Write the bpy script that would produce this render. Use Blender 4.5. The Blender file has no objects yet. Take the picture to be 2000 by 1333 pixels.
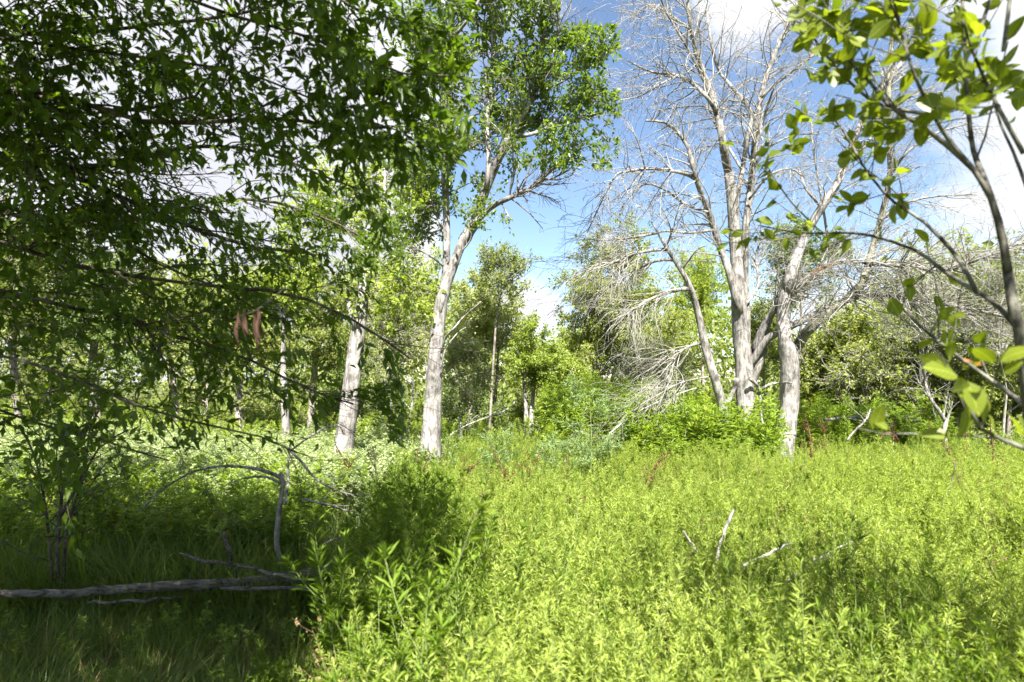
import bpy, math
import numpy as np
from mathutils import Matrix, Vector

# ------------------------------------------------------------------ camera, sky, sun, exposure
SC = bpy.context.scene
COL = SC.collection
EYE = np.array([0.0, 0.0, 1.6])
F = 1111.0                                # focal length in pixels of the 2000 px wide photograph
PITCH = math.atan(78.5 / F)

cam_data = bpy.data.cameras.new("camera")
cam_data.sensor_width = 36.0
cam_data.lens = 36.0 * F / 2000.0
cam_data.clip_start = 0.05
cam_data.clip_end = 3000.0
cam_data.dof.use_dof = True
cam_data.dof.focus_distance = 7.5
cam_data.dof.aperture_fstop = 3.2
cam = bpy.data.objects.new("camera", cam_data)
cam.location = EYE
cam.rotation_euler = (math.pi / 2 + PITCH, 0, 0)
COL.objects.link(cam)
SC.camera = cam

SUN_EL = math.radians(52)
SUN_AZ = np.array([0.10, -1.0]); SUN_AZ /= np.linalg.norm(SUN_AZ)      # horizontal direction towards the sun: behind, a little right
to_sun = np.array([SUN_AZ[0] * math.cos(SUN_EL), SUN_AZ[1] * math.cos(SUN_EL), math.sin(SUN_EL)])
sun_data = bpy.data.lights.new("sun", "SUN")
sun_data.energy = 5.0
sun_data.angle = math.radians(0.53)
sun_data.color = (1.0, 0.955, 0.89)
sun = bpy.data.objects.new("sun", sun_data)
sun.rotation_euler = Vector(to_sun).to_track_quat("Z", "Y").to_euler()
sun.location = (5, -10, 20)
COL.objects.link(sun)

def pix_dir(px, py):
    u = (px - 1000.0) / F; v = -(py - 666.5) / F
    c, s = math.cos(PITCH), math.sin(PITCH)
    d = np.array([u, c - s * v, s + c * v])
    return d / np.linalg.norm(d)

world = bpy.data.worlds.new("World")
SC.world = world
world.use_nodes = True
nt = world.node_tree
for n in list(nt.nodes): nt.nodes.remove(n)
def wn(t, **kw):
    n = nt.nodes.new(t)
    for k, v in kw.items(): setattr(n, k, v)
    return n
w_out = wn("ShaderNodeOutputWorld")
w_sky = wn("ShaderNodeTexSky", sky_type="NISHITA")
w_sky.sun_disc = False
w_sky.sun_elevation = SUN_EL
w_sky.sun_rotation = math.atan2(SUN_AZ[0], SUN_AZ[1])
w_sky.ozone_density = 1.6
w_sky.air_density = 1.0
w_sky.dust_density = 0.4
bg_sky = wn("ShaderNodeBackground"); bg_sky.inputs["Strength"].default_value = 0.056
nt.links.new(w_sky.outputs[0], bg_sky.inputs["Color"])
tc = wn("ShaderNodeTexCoord")
mp = wn("ShaderNodeMapping"); mp.inputs["Scale"].default_value = (1, 1, 1.9); mp.inputs["Location"].default_value = (3.1, 0.4, 1.7)
nt.links.new(tc.outputs["Generated"], mp.inputs["Vector"])
nz = wn("ShaderNodeTexNoise"); nz.inputs["Scale"].default_value = 2.3; nz.inputs["Detail"].default_value = 9; nz.inputs["Roughness"].default_value = 0.56; nz.inputs["Distortion"].default_value = 0.25
nt.links.new(mp.outputs[0], nz.inputs["Vector"])
def wmath(op, a, b=None, clamp=False):
    n = wn("ShaderNodeMath", operation=op); n.use_clamp = clamp
    for i, x in enumerate((a, b)):
        if x is None: continue
        if isinstance(x, (int, float)): n.inputs[i].default_value = x
        else: nt.links.new(x, n.inputs[i])
    return n.outputs[0]
dens = wmath("ADD", nz.outputs["Fac"], 0.04)
# the clouds and clear gaps the photograph shows: soft lobes that raise or lower the noise; the upper-left one greys its cloud to paint in lens corner darkening
for (px, py, size, amt) in [(1050, 460, .27, -.5), (1210, 110, .17, -.26), (1130, 260, .10, -.10), (1330, 290, .10, -.12), (1500, 320, .22, -.24), (1690, 330, .18, -.20), (1290, 60, .10, -.10), (1560, 130, .12, -.10),
                            (1235, 300, .13, .20), (1045, 610, .10, .42), (1220, 400, .10, .12), (1250, 500, .13, .2), (1090, 10, .13, .2), (1430, 50, .12, .22),
                            (1900, 450, .18, .07), (1850, 170, .16, .05), (1700, 60, .12, -.08), (375, 355, .12, .2), (800, 450, .12, .3), (620, 560, .18, .2), (150, 100, .34, .26), (600, 30, .3, .2), (500, 600, .4, .2), (1700, 640, .3, .12)]:
    d = pix_dir(px, py)
    vm = wn("ShaderNodeVectorMath", operation="DISTANCE")
    nrm = wn("ShaderNodeVectorMath", operation="NORMALIZE")
    nt.links.new(tc.outputs["Generated"], nrm.inputs[0])
    nt.links.new(nrm.outputs[0], vm.inputs[0]); vm.inputs[1].default_value = tuple(d)
    mr = wn("ShaderNodeMapRange", interpolation_type="SMOOTHSTEP")
    mr.inputs["From Min"].default_value = 0.0; mr.inputs["From Max"].default_value = size * 1.5
    mr.inputs["To Min"].default_value = amt; mr.inputs["To Max"].default_value = 0.0
    nt.links.new(vm.outputs["Value"], mr.inputs["Value"])
    dens = wmath("ADD", dens, mr.outputs["Result"])
cov = wn("ShaderNodeMapRange", interpolation_type="SMOOTHSTEP")
cov.inputs["From Min"].default_value = 0.47; cov.inputs["From Max"].default_value = 0.68
nt.links.new(dens, cov.inputs["Value"])
cl = wn("ShaderNodeValToRGB")
cl.color_ramp.elements[0].position = 0.5; cl.color_ramp.elements[0].color = (1.0, 1.0, 1.02, 1)
cl.color_ramp.elements[1].position = 0.98; cl.color_ramp.elements[1].color = (0.70, 0.71, 0.78, 1)
nt.links.new(dens, cl.inputs["Fac"])
bg_cl = wn("ShaderNodeBackground"); bg_cl.inputs["Strength"].default_value = 0.29
nt.links.new(cl.outputs[0], bg_cl.inputs["Color"])
mx = wn("ShaderNodeMixShader")
nt.links.new(cov.outputs["Result"], mx.inputs[0]); nt.links.new(bg_sky.outputs[0], mx.inputs[1]); nt.links.new(bg_cl.outputs[0], mx.inputs[2])
nt.links.new(mx.outputs[0], w_out.inputs["Surface"])

SC.view_settings.view_transform = "Standard"
SC.view_settings.look = "None"
SC.view_settings.exposure = 2.18
SC.view_settings.gamma = 1.0
SC.view_settings.use_curve_mapping = False
SC.render.engine = "CYCLES"
cy = SC.cycles
cy.max_bounces = 8; cy.diffuse_bounces = 4; cy.glossy_bounces = 2; cy.transmission_bounces = 4; cy.transparent_max_bounces = 4
cy.caustics_reflective = False; cy.caustics_refractive = False
cy.sample_clamp_indirect = 6.0
cy.use_denoising = True
try: cy.denoiser = "OPENIMAGEDENOISE"
except Exception: pass

# ------------------------------------------------------------------ helpers
def norm(v):
    return v / np.maximum(np.linalg.norm(v, axis=-1, keepdims=True), 1e-9)

def at(px, py, d):
    """world point that stands d metres ahead of the camera in the direction of a photograph pixel"""
    r = pix_dir(px, py)
    return EYE + r * (d / r[1])

def terrain(x, y):
    return 0.07 * np.sin(x * .75 + 1.3) * np.cos(y * .62) + 0.04 * np.sin(x * .17 - y * .23) + .26 * np.exp(-((x - 2.0) / 1.7) ** 2 - ((y - 10.4) / 1.6) ** 2)

def mesh_from(name, V, tris=None, quads=None, smooth=False):
    V = np.asarray(V, dtype=np.float32).reshape(-1, 3)
    tris = np.zeros((0, 3), np.int32) if tris is None else np.asarray(tris, np.int32).reshape(-1, 3)
    quads = np.zeros((0, 4), np.int32) if quads is None else np.asarray(quads, np.int32).reshape(-1, 4)
    me = bpy.data.meshes.new(name)
    me.vertices.add(len(V)); me.vertices.foreach_set("co", V.ravel())
    nl = tris.size + quads.size
    me.loops.add(nl); me.loops.foreach_set("vertex_index", np.concatenate([tris.ravel(), quads.ravel()]))
    me.polygons.add(len(tris) + len(quads))
    me.polygons.foreach_set("loop_start", np.concatenate([np.arange(len(tris)) * 3, tris.size + np.arange(len(quads)) * 4]).astype(np.int32))
    if smooth: me.polygons.foreach_set("use_smooth", np.ones(len(tris) + len(quads), bool))
    me.update(calc_edges=True)
    me.validate()
    return me

def link(name, me, mat=None, parent=None, **props):
    if mat is not None and not me.materials: me.materials.append(mat)
    o = bpy.data.objects.new(name, me)
    COL.objects.link(o)
    if parent is not None: o.parent = parent; o.matrix_parent_inverse = parent.matrix_world.inverted()
    for k, v in props.items(): o[k] = v
    return o

def thing(name, label, cat, loc, group=None):
    o = bpy.data.objects.new(name, None)
    o.location = loc; o.empty_display_size = 0.1
    COL.objects.link(o)
    o.matrix_world = Matrix.Translation(Vector(loc))
    o["label"] = label; o["category"] = cat
    if group: o["group"] = group
    return o

class Tubes:
    """collects polylines with radii and skins them, batch by batch, into one mesh"""
    def __init__(self): self.b = {}
    def add(self, P, R, sides=5, rough=0.0):
        P = np.asarray(P, float); R = np.asarray(R, float)
        if P.ndim == 2: P = P[None]; R = R[None]
        if rough:
            d0 = norm(P[:, :1] - P[:, 1:2]) * R[:, :1, None] * .3; d1 = norm(P[:, -1:] - P[:, -2:-1]) * R[:, -1:, None] * .5
            P = np.concatenate([P[:, :1] + d0, P, P[:, -1:] + d1], 1); R = np.concatenate([R[:, :1] * .02, R, R[:, -1:] * .02], 1)
        self.b.setdefault((P.shape[1], sides, rough), []).append((P, R))
        return self
    def arrays(self, seed=1):
        rng = np.random.default_rng(seed)
        Vs, Qs, off = [], [], 0
        for (n, s, rough), lst in self.b.items():
            P = np.concatenate([a for a, _ in lst]); R = np.concatenate([a for _, a in lst]); B = len(P)
            T = np.empty_like(P); T[:, 1:-1] = P[:, 2:] - P[:, :-2]; T[:, 0] = P[:, 1] - P[:, 0]; T[:, -1] = P[:, -1] - P[:, -2]
            T = norm(T)
            m = norm(P[:, -1] - P[:, 0]); ref = np.where(np.abs(m[:, :1]) < .8, np.array([[1., 0, 0]]), np.array([[0, 1., 0]]))
            ref = np.repeat(ref[:, None], n, 1)
            N = norm(ref - T * (ref * T).sum(-1, keepdims=True)); Bn = np.cross(T, N)
            a = np.arange(s) * 2 * math.pi / s
            rr = R[:, :, None] * np.ones(s)
            if rough:
                ph = rng.uniform(0, 6.28, (B, 1, 3)); t = np.arange(n)[None, :, None] * 0.55
                rr = rr * (1 + rough * (np.sin(2 * a + ph[..., :1] + t * .5) + .7 * np.sin(3 * a + ph[..., 1:2] - t) + .5 * np.sin(5 * a + ph[..., 2:3] + t * 1.7)) + rough * .6 * rng.standard_normal((B, n, s)))
            ring = P[:, :, None] + rr[..., None] * (np.cos(a)[None, None, :, None] * N[:, :, None] + np.sin(a)[None, None, :, None] * Bn[:, :, None])
            Vs.append(ring.reshape(-1, 3))
            idx = off + np.arange(B * n * s).reshape(B, n, s)
            i0 = idx[:, :-1]; i1 = idx[:, 1:]
            Qs.append(np.stack([i0, np.roll(i0, -1, 2), np.roll(i1, -1, 2), i1], -1).reshape(-1, 4))
            off += B * n * s
        return np.concatenate(Vs), np.concatenate(Qs)
    def build(self, name, mat, parent=None, origin=None, **props):
        V, Q = self.arrays()
        if parent is not None: V = V - np.array(parent.matrix_world.translation)
        o = bpy.data.objects.new(name, mesh_from(name, V, quads=Q, smooth=True))
        o.data.materials.append(mat)
        COL.objects.link(o)
        if parent is not None: o.parent = parent
        for k, v in props.items(): o[k] = v
        return o

def spline(pts, n):
    """Catmull-Rom through the points (any dimension), n samples evenly by parameter"""
    p = np.asarray(pts, float)
    if len(p) == 2: return p[0] + (p[1] - p[0]) * np.linspace(0, 1, n)[:, None]
    seg = np.concatenate([[0], np.cumsum(np.linalg.norm(np.diff(p[:, :3], axis=0), axis=1))])
    q = np.concatenate([[2 * p[0] - p[1]], p, [2 * p[-1] - p[-2]]])
    u = np.interp(np.linspace(0, seg[-1], n), seg, np.arange(len(p)))
    i = np.minimum(u.astype(int), len(p) - 2); t = (u - i)[:, None]
    a, b, c, d = q[i], q[i + 1], q[i + 2], q[i + 3]
    return .5 * ((2 * b) + (c - a) * t + (2 * a - 5 * b + 4 * c - d) * t * t + (3 * b - a - 3 * c + d) * t ** 3)

def traced(px, d0, d1, w0, w1, n=14, rng=None, wob=.012, ground=False):
    """limb through photograph pixels, from d0 to d1 metres away; w: its width in photograph pixels"""
    k = len(px); ds = np.linspace(d0, d1, k)
    if rng is not None and k > 2: ds = ds + np.concatenate([[0], rng.normal(0, wob * d0, k - 1)])
    P = np.array([at(x, y, d) for (x, y), d in zip(px, ds)])
    R = (np.linspace(w0, w1, k) if np.isscalar(w0) else np.asarray(w0, float)) * .44 / F * ds
    if ground:
        dirn = P[0] - P[1]; dirn = dirn / max(abs(dirn[2]), .1)
        g = P[0] + dirn * min(P[0][2] + .12, 1.5) * .8; g[2] = -.12
        P = np.concatenate([[g], P]); R = np.concatenate([[R[0] * 1.3], R])
    S = spline(np.concatenate([P, R[:, None]], 1), n)
    return S[:, :3], np.maximum(S[:, 3], .0015)

def spawn(rng, P, R, count, length, spread=(.6, 1.1), trop=(0, 0, .1), wander=.22, npts=5, t0=.2, t1=1.0, rfac=.55, rtip=.3, ltaper=.4, rmax=1., lvar=.35):
    """grow `count` side shoots from a batch of parent polylines P (B,n,3) with radii R (B,n)"""
    P = np.asarray(P); R = np.asarray(R); B, n, _ = P.shape
    L = np.linalg.norm(np.diff(P, axis=1), axis=2).sum(1)
    b = rng.choice(B, count, p=L / L.sum())
    t = rng.uniform(t0, t1, count) * (n - 1.001); i = t.astype(int); f = (t - i)[:, None]
    A, C = P[b, i], P[b, i + 1]
    start = A + (C - A) * f; T = norm(C - A); r = R[b, i] * (1 - f[:, 0]) + R[b, i + 1] * f[:, 0]
    perp = rng.standard_normal((count, 3)); perp = norm(perp - T * (perp * T).sum(1, keepdims=True))
    a = rng.uniform(*spread, count)[:, None]
    D = norm(np.cos(a) * T + np.sin(a) * perp)
    ln = length * (1 + lvar * rng.uniform(-1, 1, count)) * (1 - ltaper * t / (n - 1))
    step = (ln / (npts - 1))[:, None]
    out = [start]; tr = np.array(trop)
    for _ in range(npts - 1):
        D = norm(D + wander * rng.standard_normal((count, 3)) + tr)
        out.append(out[-1] + D * step)
    r0 = np.minimum(r * rfac, rmax)
    rad = r0[:, None] * np.linspace(1, rtip, npts)[None]
    return np.stack(out, 1), np.maximum(rad, .0009)

# leaf outlines: (across, along, up) per vertex and triangles
LEAF2 = (np.array([[0, 0, 0], [-.5, .45, .06], [.5, .45, .06], [0, 1, -.05]]), np.array([[0, 2, 3], [0, 3, 1]]))
LEAF4 = (np.array([[0, 0, 0], [-.5, .4, .07], [.5, .4, .07], [0, .5, -.01], [0, 1, -.13]]), np.array([[0, 3, 1], [0, 2, 3], [1, 3, 4], [3, 2, 4]]))

def leaf_arrays(tpl, pos, D, N, ln, wd):
    tv, tt = tpl
    D = norm(D); S = norm(np.cross(D, N)); N = np.cross(S, D)
    V = (pos[:, None] + ln[:, None, None] * tv[None, :, 1:2] * D[:, None] + wd[:, None, None] * tv[None, :, :1] * S[:, None] + (ln[:, None, None] * tv[None, :, 2:3]) * N[:, None])
    tri = (np.arange(len(pos)) * len(tv))[:, None, None] + tt[None]
    return V.reshape(-1, 3), tri.reshape(-1, 3)

def leaves_on(rng, P, per, size, wfrac, droop=.25, t0=.15, along=.6, jit=.01, flat=.8, svar=.35):
    """leaves along a batch of twigs: position, direction, normal, length, width"""
    P = np.asarray(P); B, n, _ = P.shape
    b = np.repeat(np.arange(B), per); m = len(b)
    t = rng.uniform(t0, 1, m) * (n - 1.001); i = t.astype(int); f = (t - i)[:, None]
    A, C = P[b, i], P[b, i + 1]; T = norm(C - A)
    pos = A + (C - A) * f + rng.normal(0, jit, (m, 3))
    D = along * T + rng.normal(0, .55, (m, 3)); D[:, 2] -= droop; D = norm(D)
    N = rng.normal(0, 1 - flat + .15, (m, 3)); N[:, 2] += flat; N = norm(N)
    ln = size * (1 + svar * rng.uniform(-1, 1, m))
    return pos, D, N, ln, ln * wfrac * rng.uniform(.8, 1.2, m)

def leaf_part(name, leaves, mat, parent, tpl=LEAF2, **props):
    V, T = leaf_arrays(tpl, *leaves)
    V = V - np.array(parent.matrix_world.translation)
    o = bpy.data.objects.new(name, mesh_from(name, V, tris=T, smooth=tpl is not LEAF2))
    o.data.materials.append(mat); COL.objects.link(o); o.parent = parent
    for k, v in props.items(): o[k] = v
    return o

def leaf_meshes(prefix, mat, round_=False, n=4, seed=3):
    """a few curved single-leaf meshes, unit length and width, base at the origin, growing along +Y"""
    rng = np.random.default_rng(seed); out = []
    for k in range(n):
        prof = [(0, .0), (.12, .5), (.3, .9), (.5, 1.), (.7, .8), (.88, .4), (1, .02)] if round_ else [(0, .0), (.1, .35), (.28, .85), (.45, 1.), (.65, .75), (.85, .33), (1, .01)]
        cur, fold, tw = rng.uniform(.02, .25), rng.uniform(.05, .22), rng.uniform(-.3, .3)
        V, Q = [], []
        for j, (y, w) in enumerate(prof):
            z = -cur * y * y; wv = .5 * w * (1 + rng.uniform(-.06, .06)); lift = fold * wv * .9
            ang = tw * y
            for sx in (-1, 0, 1):
                x = sx * wv; zz = z + abs(sx) * lift + x * math.sin(ang) * .6 + rng.normal(0, .008)
                V.append((x, y, zz))
        for j in range(len(prof) - 1):
            a = j * 3
            Q += [(a, a + 1, a + 4, a + 3), (a + 1, a + 2, a + 5, a + 4)]
        me = mesh_from(prefix, V, quads=Q, smooth=True); me.materials.append(mat); out.append(me)
    return out

def leaf_objects(leaves, sel, meshes, parent, rng, name="leaf"):
    base = np.array(parent.matrix_world.translation)
    pos, D, N, ln, wd = [a[sel] for a in leaves]
    D = norm(D); S = norm(np.cross(D, N)); N = np.cross(S, D)
    for k in range(len(pos)):
        o = bpy.data.objects.new(name, meshes[int(rng.integers(len(meshes)))])
        p = pos[k] - base
        M = Matrix(((S[k][0] * wd[k], D[k][0] * ln[k], N[k][0] * ln[k], p[0]), (S[k][1] * wd[k], D[k][1] * ln[k], N[k][1] * ln[k], p[1]),
                    (S[k][2] * wd[k], D[k][2] * ln[k], N[k][2] * ln[k], p[2]), (0, 0, 0, 1)))
        o.parent = parent; o.matrix_local = M
        COL.objects.link(o)

def project(p):
    q = p - EYE; c, s = math.cos(PITCH), math.sin(PITCH)
    fwd = q[:, 1] * c + q[:, 2] * s; up = -q[:, 1] * s + q[:, 2] * c
    f = np.where(fwd > .05, fwd, np.nan)
    return 1000 + F * q[:, 0] / f, 666.5 - F * up / f, fwd

def largest_in_view(leaves, k):
    x, y, d = project(leaves[0] + .5 * leaves[1] * leaves[3][:, None])
    ok = (d > .3) & (x > 5) & (x < 1995) & (y > 5) & (y < 1328)
    v = norm(leaves[0] - EYE); face = np.abs((v * leaves[2]).sum(1)) * .7 + .3
    s = np.where(ok, leaves[3] / np.maximum(d, .3) * face, -1)
    o = np.argsort(-s)[:k]; m = np.zeros(len(s), bool); m[o[s[o] > 0]] = True
    return m

# ------------------------------------------------------------------ materials
def mat_new(name):
    m = bpy.data.materials.new(name); m.use_nodes = True
    t = m.node_tree
    for n in list(t.nodes): t.nodes.remove(n)
    return m, t

def leaf_mat(name, ca, cb, cc=None, trans=.45, tcol=None, rough=.45, spec=.35, vein=False):
    """leaf: reflecting and translucent, each leaf (mesh island) and each plant (instance) with its own shade"""
    m, t = mat_new(name)
    N = t.nodes.new; Lk = t.links.new
    out = N("ShaderNodeOutputMaterial")
    geo = N("ShaderNodeNewGeometry"); oi = N("ShaderNodeObjectInfo")
    r = N("ShaderNodeValToRGB")
    e = r.color_ramp.elements; e[0].color = (*ca, 1); e[1].color = (*cb, 1); e[0].position = .05; e[1].position = .8
    if cc:
        x = e.new(.97); x.color = (*cc, 1)
    add = N("ShaderNodeMath"); add.operation = "ADD"
    m2 = N("ShaderNodeMath"); m2.operation = "MULTIPLY"; m2.inputs[1].default_value = .55
    m1 = N("ShaderNodeMath"); m1.operation = "MULTIPLY"; m1.inputs[1].default_value = .45
    Lk(geo.outputs["Random Per Island"], m2.inputs[0]); Lk(oi.outputs["Random"], m1.inputs[0])
    Lk(m2.outputs[0], add.inputs[0]); Lk(m1.outputs[0], add.inputs[1]); Lk(add.outputs[0], r.inputs["Fac"])
    col = r.outputs[0]
    def mth(op, a, b=None, c=None):
        q = N("ShaderNodeMath"); q.operation = op
        for i, v in enumerate((a, b, c)):
            if v is None: continue
            if isinstance(v, (int, float)): q.inputs[i].default_value = v
            else: Lk(v, q.inputs[i])
        return q.outputs[0]
    if vein:
        tcv = N("ShaderNodeTexCoord"); sx = N("ShaderNodeSeparateXYZ"); Lk(tcv.outputs["Generated"], sx.inputs[0])
        ax = mth("ABSOLUTE", mth("SUBTRACT", sx.outputs[0], .5))
        mid = mth("LESS_THAN", ax, .035)
        side = mth("GREATER_THAN", mth("SINE", mth("ADD", mth("MULTIPLY", sx.outputs[1], 46.), mth("MULTIPLY", ax, -34.))), .86)
        vn = mth("MAXIMUM", mid, mth("MULTIPLY", side, .55))
        vc = N("ShaderNodeMix"); vc.data_type = "RGBA"; vc.inputs["B"].default_value = (ca[0] * 2.6 + .05, ca[1] * 2.2 + .06, ca[2] * 2 + .03, 1)
        Lk(mth("MULTIPLY", vn, .6), vc.inputs["Factor"]); Lk(col, vc.inputs["A"])
        sp = N("ShaderNodeTexNoise"); sp.inputs["Scale"].default_value = 5; sp.inputs["Detail"].default_value = 5; sp.noise_dimensions = "4D"
        Lk(tcv.outputs["Generated"], sp.inputs["Vector"]); Lk(mth("MULTIPLY", oi.outputs["Random"], 50.), sp.inputs["W"])
        ms_ = N("ShaderNodeMapRange"); ms_.inputs["From Min"].default_value = .62; ms_.inputs["From Max"].default_value = .7; ms_.inputs["To Max"].default_value = .8; Lk(sp.outputs["Fac"], ms_.inputs["Value"])
        sc2 = N("ShaderNodeMix"); sc2.data_type = "RGBA"; sc2.inputs["B"].default_value = (.16, .12, .03, 1); Lk(ms_.outputs[0], sc2.inputs["Factor"]); Lk(vc.outputs["Result"], sc2.inputs["A"])
        col = sc2.outputs["Result"]
    p = N("ShaderNodeBsdfPrincipled"); p.inputs["Roughness"].default_value = rough; p.inputs["Specular IOR Level"].default_value = spec
    Lk(col, p.inputs["Base Color"])
    tr = N("ShaderNodeBsdfTranslucent")
    mixc = N("ShaderNodeMix"); mixc.data_type = "RGBA"; mixc.blend_type = "MULTIPLY"; mixc.inputs["Factor"].default_value = 1
    Lk(col, mixc.inputs["A"]); mixc.inputs["B"].default_value = (*(tcol or (1.5, 1.55, .55)), 1)
    mixc.clamp_result = False
    Lk(mixc.outputs["Result"], tr.inputs["Color"])
    ms = N("ShaderNodeMixShader"); ms.inputs[0].default_value = trans
    Lk(p.outputs[0], ms.inputs[1]); Lk(tr.outputs[0], ms.inputs[2]); Lk(ms.outputs[0], out.inputs["Surface"])
    return m

def bark_mat(name, ca, cb, lichen=(.42, .44, .38), lich=.45, scale=22, stretch=.22, bump=.6, axis=2):
    m, t = mat_new(name)
    N = t.nodes.new; Lk = t.links.new
    out = N("ShaderNodeOutputMaterial"); p = N("ShaderNodeBsdfPrincipled"); p.inputs["Roughness"].default_value = .9; p.inputs["Specular IOR Level"].default_value = .15
    tcn = N("ShaderNodeTexCoord"); mpn = N("ShaderNodeMapping"); mpn.inputs["Scale"].default_value = tuple(stretch if i == axis else 1 for i in range(3))
    Lk(tcn.outputs["Object"], mpn.inputs["Vector"])
    n1 = N("ShaderNodeTexNoise"); n1.inputs["Scale"].default_value = scale; n1.inputs["Detail"].default_value = 7; n1.inputs["Roughness"].default_value = .65
    Lk(mpn.outputs[0], n1.inputs["Vector"])
    r = N("ShaderNodeValToRGB"); e = r.color_ramp.elements; e[0].position = .40; e[1].position = .57; e[0].color = (*ca, 1); e[1].color = (*cb, 1)
    Lk(n1.outputs["Fac"], r.inputs["Fac"])
    n2 = N("ShaderNodeTexNoise"); n2.inputs["Scale"].default_value = 9; n2.inputs["Detail"].default_value = 5; n2.inputs["Roughness"].default_value = .7
    Lk(tcn.outputs["Object"], n2.inputs["Vector"])
    mr = N("ShaderNodeMapRange"); mr.inputs["From Min"].default_value = .5; mr.inputs["From Max"].default_value = .62; mr.inputs["To Max"].default_value = lich
    Lk(n2.outputs["Fac"], mr.inputs["Value"])
    mc = N("ShaderNodeMix"); mc.data_type = "RGBA"; mc.inputs["B"].default_value = (*lichen, 1)
    Lk(mr.outputs[0], mc.inputs["Factor"]); Lk(r.outputs[0], mc.inputs["A"])
    n3 = N("ShaderNodeTexNoise"); n3.inputs["Scale"].default_value = 4.5; n3.inputs["Detail"].default_value = 6; n3.inputs["Roughness"].default_value = .7
    Lk(tcn.outputs["Object"], n3.inputs["Vector"])
    st = N("ShaderNodeMapRange"); st.inputs["From Min"].default_value = .38; st.inputs["From Max"].default_value = .58; st.inputs["To Min"].default_value = .6
    Lk(n3.outputs["Fac"], st.inputs["Value"])
    sm = N("ShaderNodeMix"); sm.data_type = "RGBA"; sm.blend_type = "MULTIPLY"; sm.inputs["Factor"].default_value = 1
    Lk(mc.outputs["Result"], sm.inputs["A"]); Lk(st.outputs[0], sm.inputs["B"]); Lk(sm.outputs["Result"], p.inputs["Base Color"])
    b = N("ShaderNodeBump"); b.inputs["Strength"].default_value = bump; b.inputs["Distance"].default_value = .02
    Lk(n1.outputs["Fac"], b.inputs["Height"]); Lk(b.outputs[0], p.inputs["Normal"])
    Lk(p.outputs[0], out.inputs["Surface"])
    return m

M_SHADE_LEAF = leaf_mat("lance_leaf", (.06, .11, .010), (.11, .165, .015), (.19, .21, .03), trans=.5, rough=.42)
M_CENTRE_LEAF = leaf_mat("oval_leaf", (.07, .12, .016), (.14, .20, .026), (.24, .27, .05), trans=.5, rough=.38, spec=.5)
M_SAP_LEAF = leaf_mat("round_leaf", (.09, .13, .012), (.17, .205, .016), (.32, .30, .03), trans=.5, rough=.4)
M_SAP_VEIN = leaf_mat("veined_round_leaf", (.09, .13, .012), (.17, .205, .016), (.32, .30, .03), trans=.5, rough=.4, vein=True)
M_SHADE_VEIN = leaf_mat("veined_lance_leaf", (.06, .11, .010), (.11, .165, .015), (.19, .21, .03), trans=.5, rough=.42, vein=True)
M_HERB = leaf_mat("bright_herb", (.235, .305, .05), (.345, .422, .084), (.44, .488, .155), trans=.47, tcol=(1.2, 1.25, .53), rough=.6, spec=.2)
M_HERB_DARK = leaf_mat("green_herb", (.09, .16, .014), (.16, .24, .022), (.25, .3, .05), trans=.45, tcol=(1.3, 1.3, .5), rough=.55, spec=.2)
M_PALE = leaf_mat("pale_weed_leaf", (.28, .34, .15), (.38, .44, .23), (.45, .49, .31), trans=.4, tcol=(1.1, 1.15, .7), rough=.7, spec=.15)
M_BROAD = leaf_mat("broad_weed_leaf", (.14, .22, .03), (.25, .33, .05), (.36, .35, .06), trans=.45, rough=.5)
M_BLUE = leaf_mat("blue_green_frond", (.17, .25, .10), (.24, .33, .14), (.3, .38, .2), trans=.4, tcol=(1.25, 1.1, .5), rough=.8, spec=.05)
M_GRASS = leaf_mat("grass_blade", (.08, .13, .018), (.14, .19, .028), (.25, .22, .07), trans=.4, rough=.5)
M_DRY = leaf_mat("dry_grass", (.16, .11, .05), (.28, .2, .1), (.36, .29, .17), trans=.3, tcol=(1.1, 1, .8), rough=.8)
M_BG_A = leaf_mat("olive_leaf", (.14, .18, .04), (.23, .265, .06), (.33, .34, .12), trans=.42, rough=.5)
M_BG_B = leaf_mat("yellow_green_leaf", (.19, .25, .04), (.29, .35, .06), (.36, .40, .09), trans=.48, rough=.5)
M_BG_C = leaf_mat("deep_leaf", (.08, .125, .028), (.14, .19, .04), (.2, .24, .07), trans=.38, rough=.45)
M_BG_P = leaf_mat("pale_leaf", (.21, .25, .08), (.31, .34, .13), (.42, .42, .22), trans=.42, rough=.6)
M_DOCK = leaf_mat("dock_seed", (.06, .022, .014), (.12, .045, .026), (.2, .09, .045), trans=.2, tcol=(1.2, .8, .6), rough=.8)
M_BLACKSEED = leaf_mat("dark_seed", (.022, .014, .012), (.045, .028, .02), trans=.1, tcol=(1, 1, 1), rough=.8)
M_DEADLEAF = leaf_mat("dead_leaf", (.07, .035, .022), (.11, .06, .038), (.17, .1, .065), trans=.3, tcol=(1.2, .9, .7), rough=.8)
M_ORANGE = leaf_mat("orange_leaf", (.4, .15, .05), (.5, .2, .08), trans=.35, tcol=(1.2, .9, .6), rough=.6)
B_PALE = bark_mat("pale_bark", (.13, .118, .108), (.33, .31, .29), (.38, .375, .355), .45)
B_DEAD = bark_mat("dead_wood", (.10, .092, .083), (.29, .27, .25), (.32, .33, .27), .45, scale=28)
B_TWIG = bark_mat("dead_twig", (.17, .158, .138), (.36, .34, .305), (.36, .37, .29), .5, scale=40, bump=.2)
B_DARK = bark_mat("dark_bark", (.045, .035, .026), (.11, .09, .07), (.24, .25, .2), .35, scale=40)
B_SAP = bark_mat("sapling_bark", (.055, .05, .04), (.14, .13, .105), (.27, .28, .22), .5, scale=60, bump=.3)
B_MOSS = bark_mat("mossy_bark", (.11, .105, .075), (.24, .23, .17), (.26, .29, .16), .7, scale=30)
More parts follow.
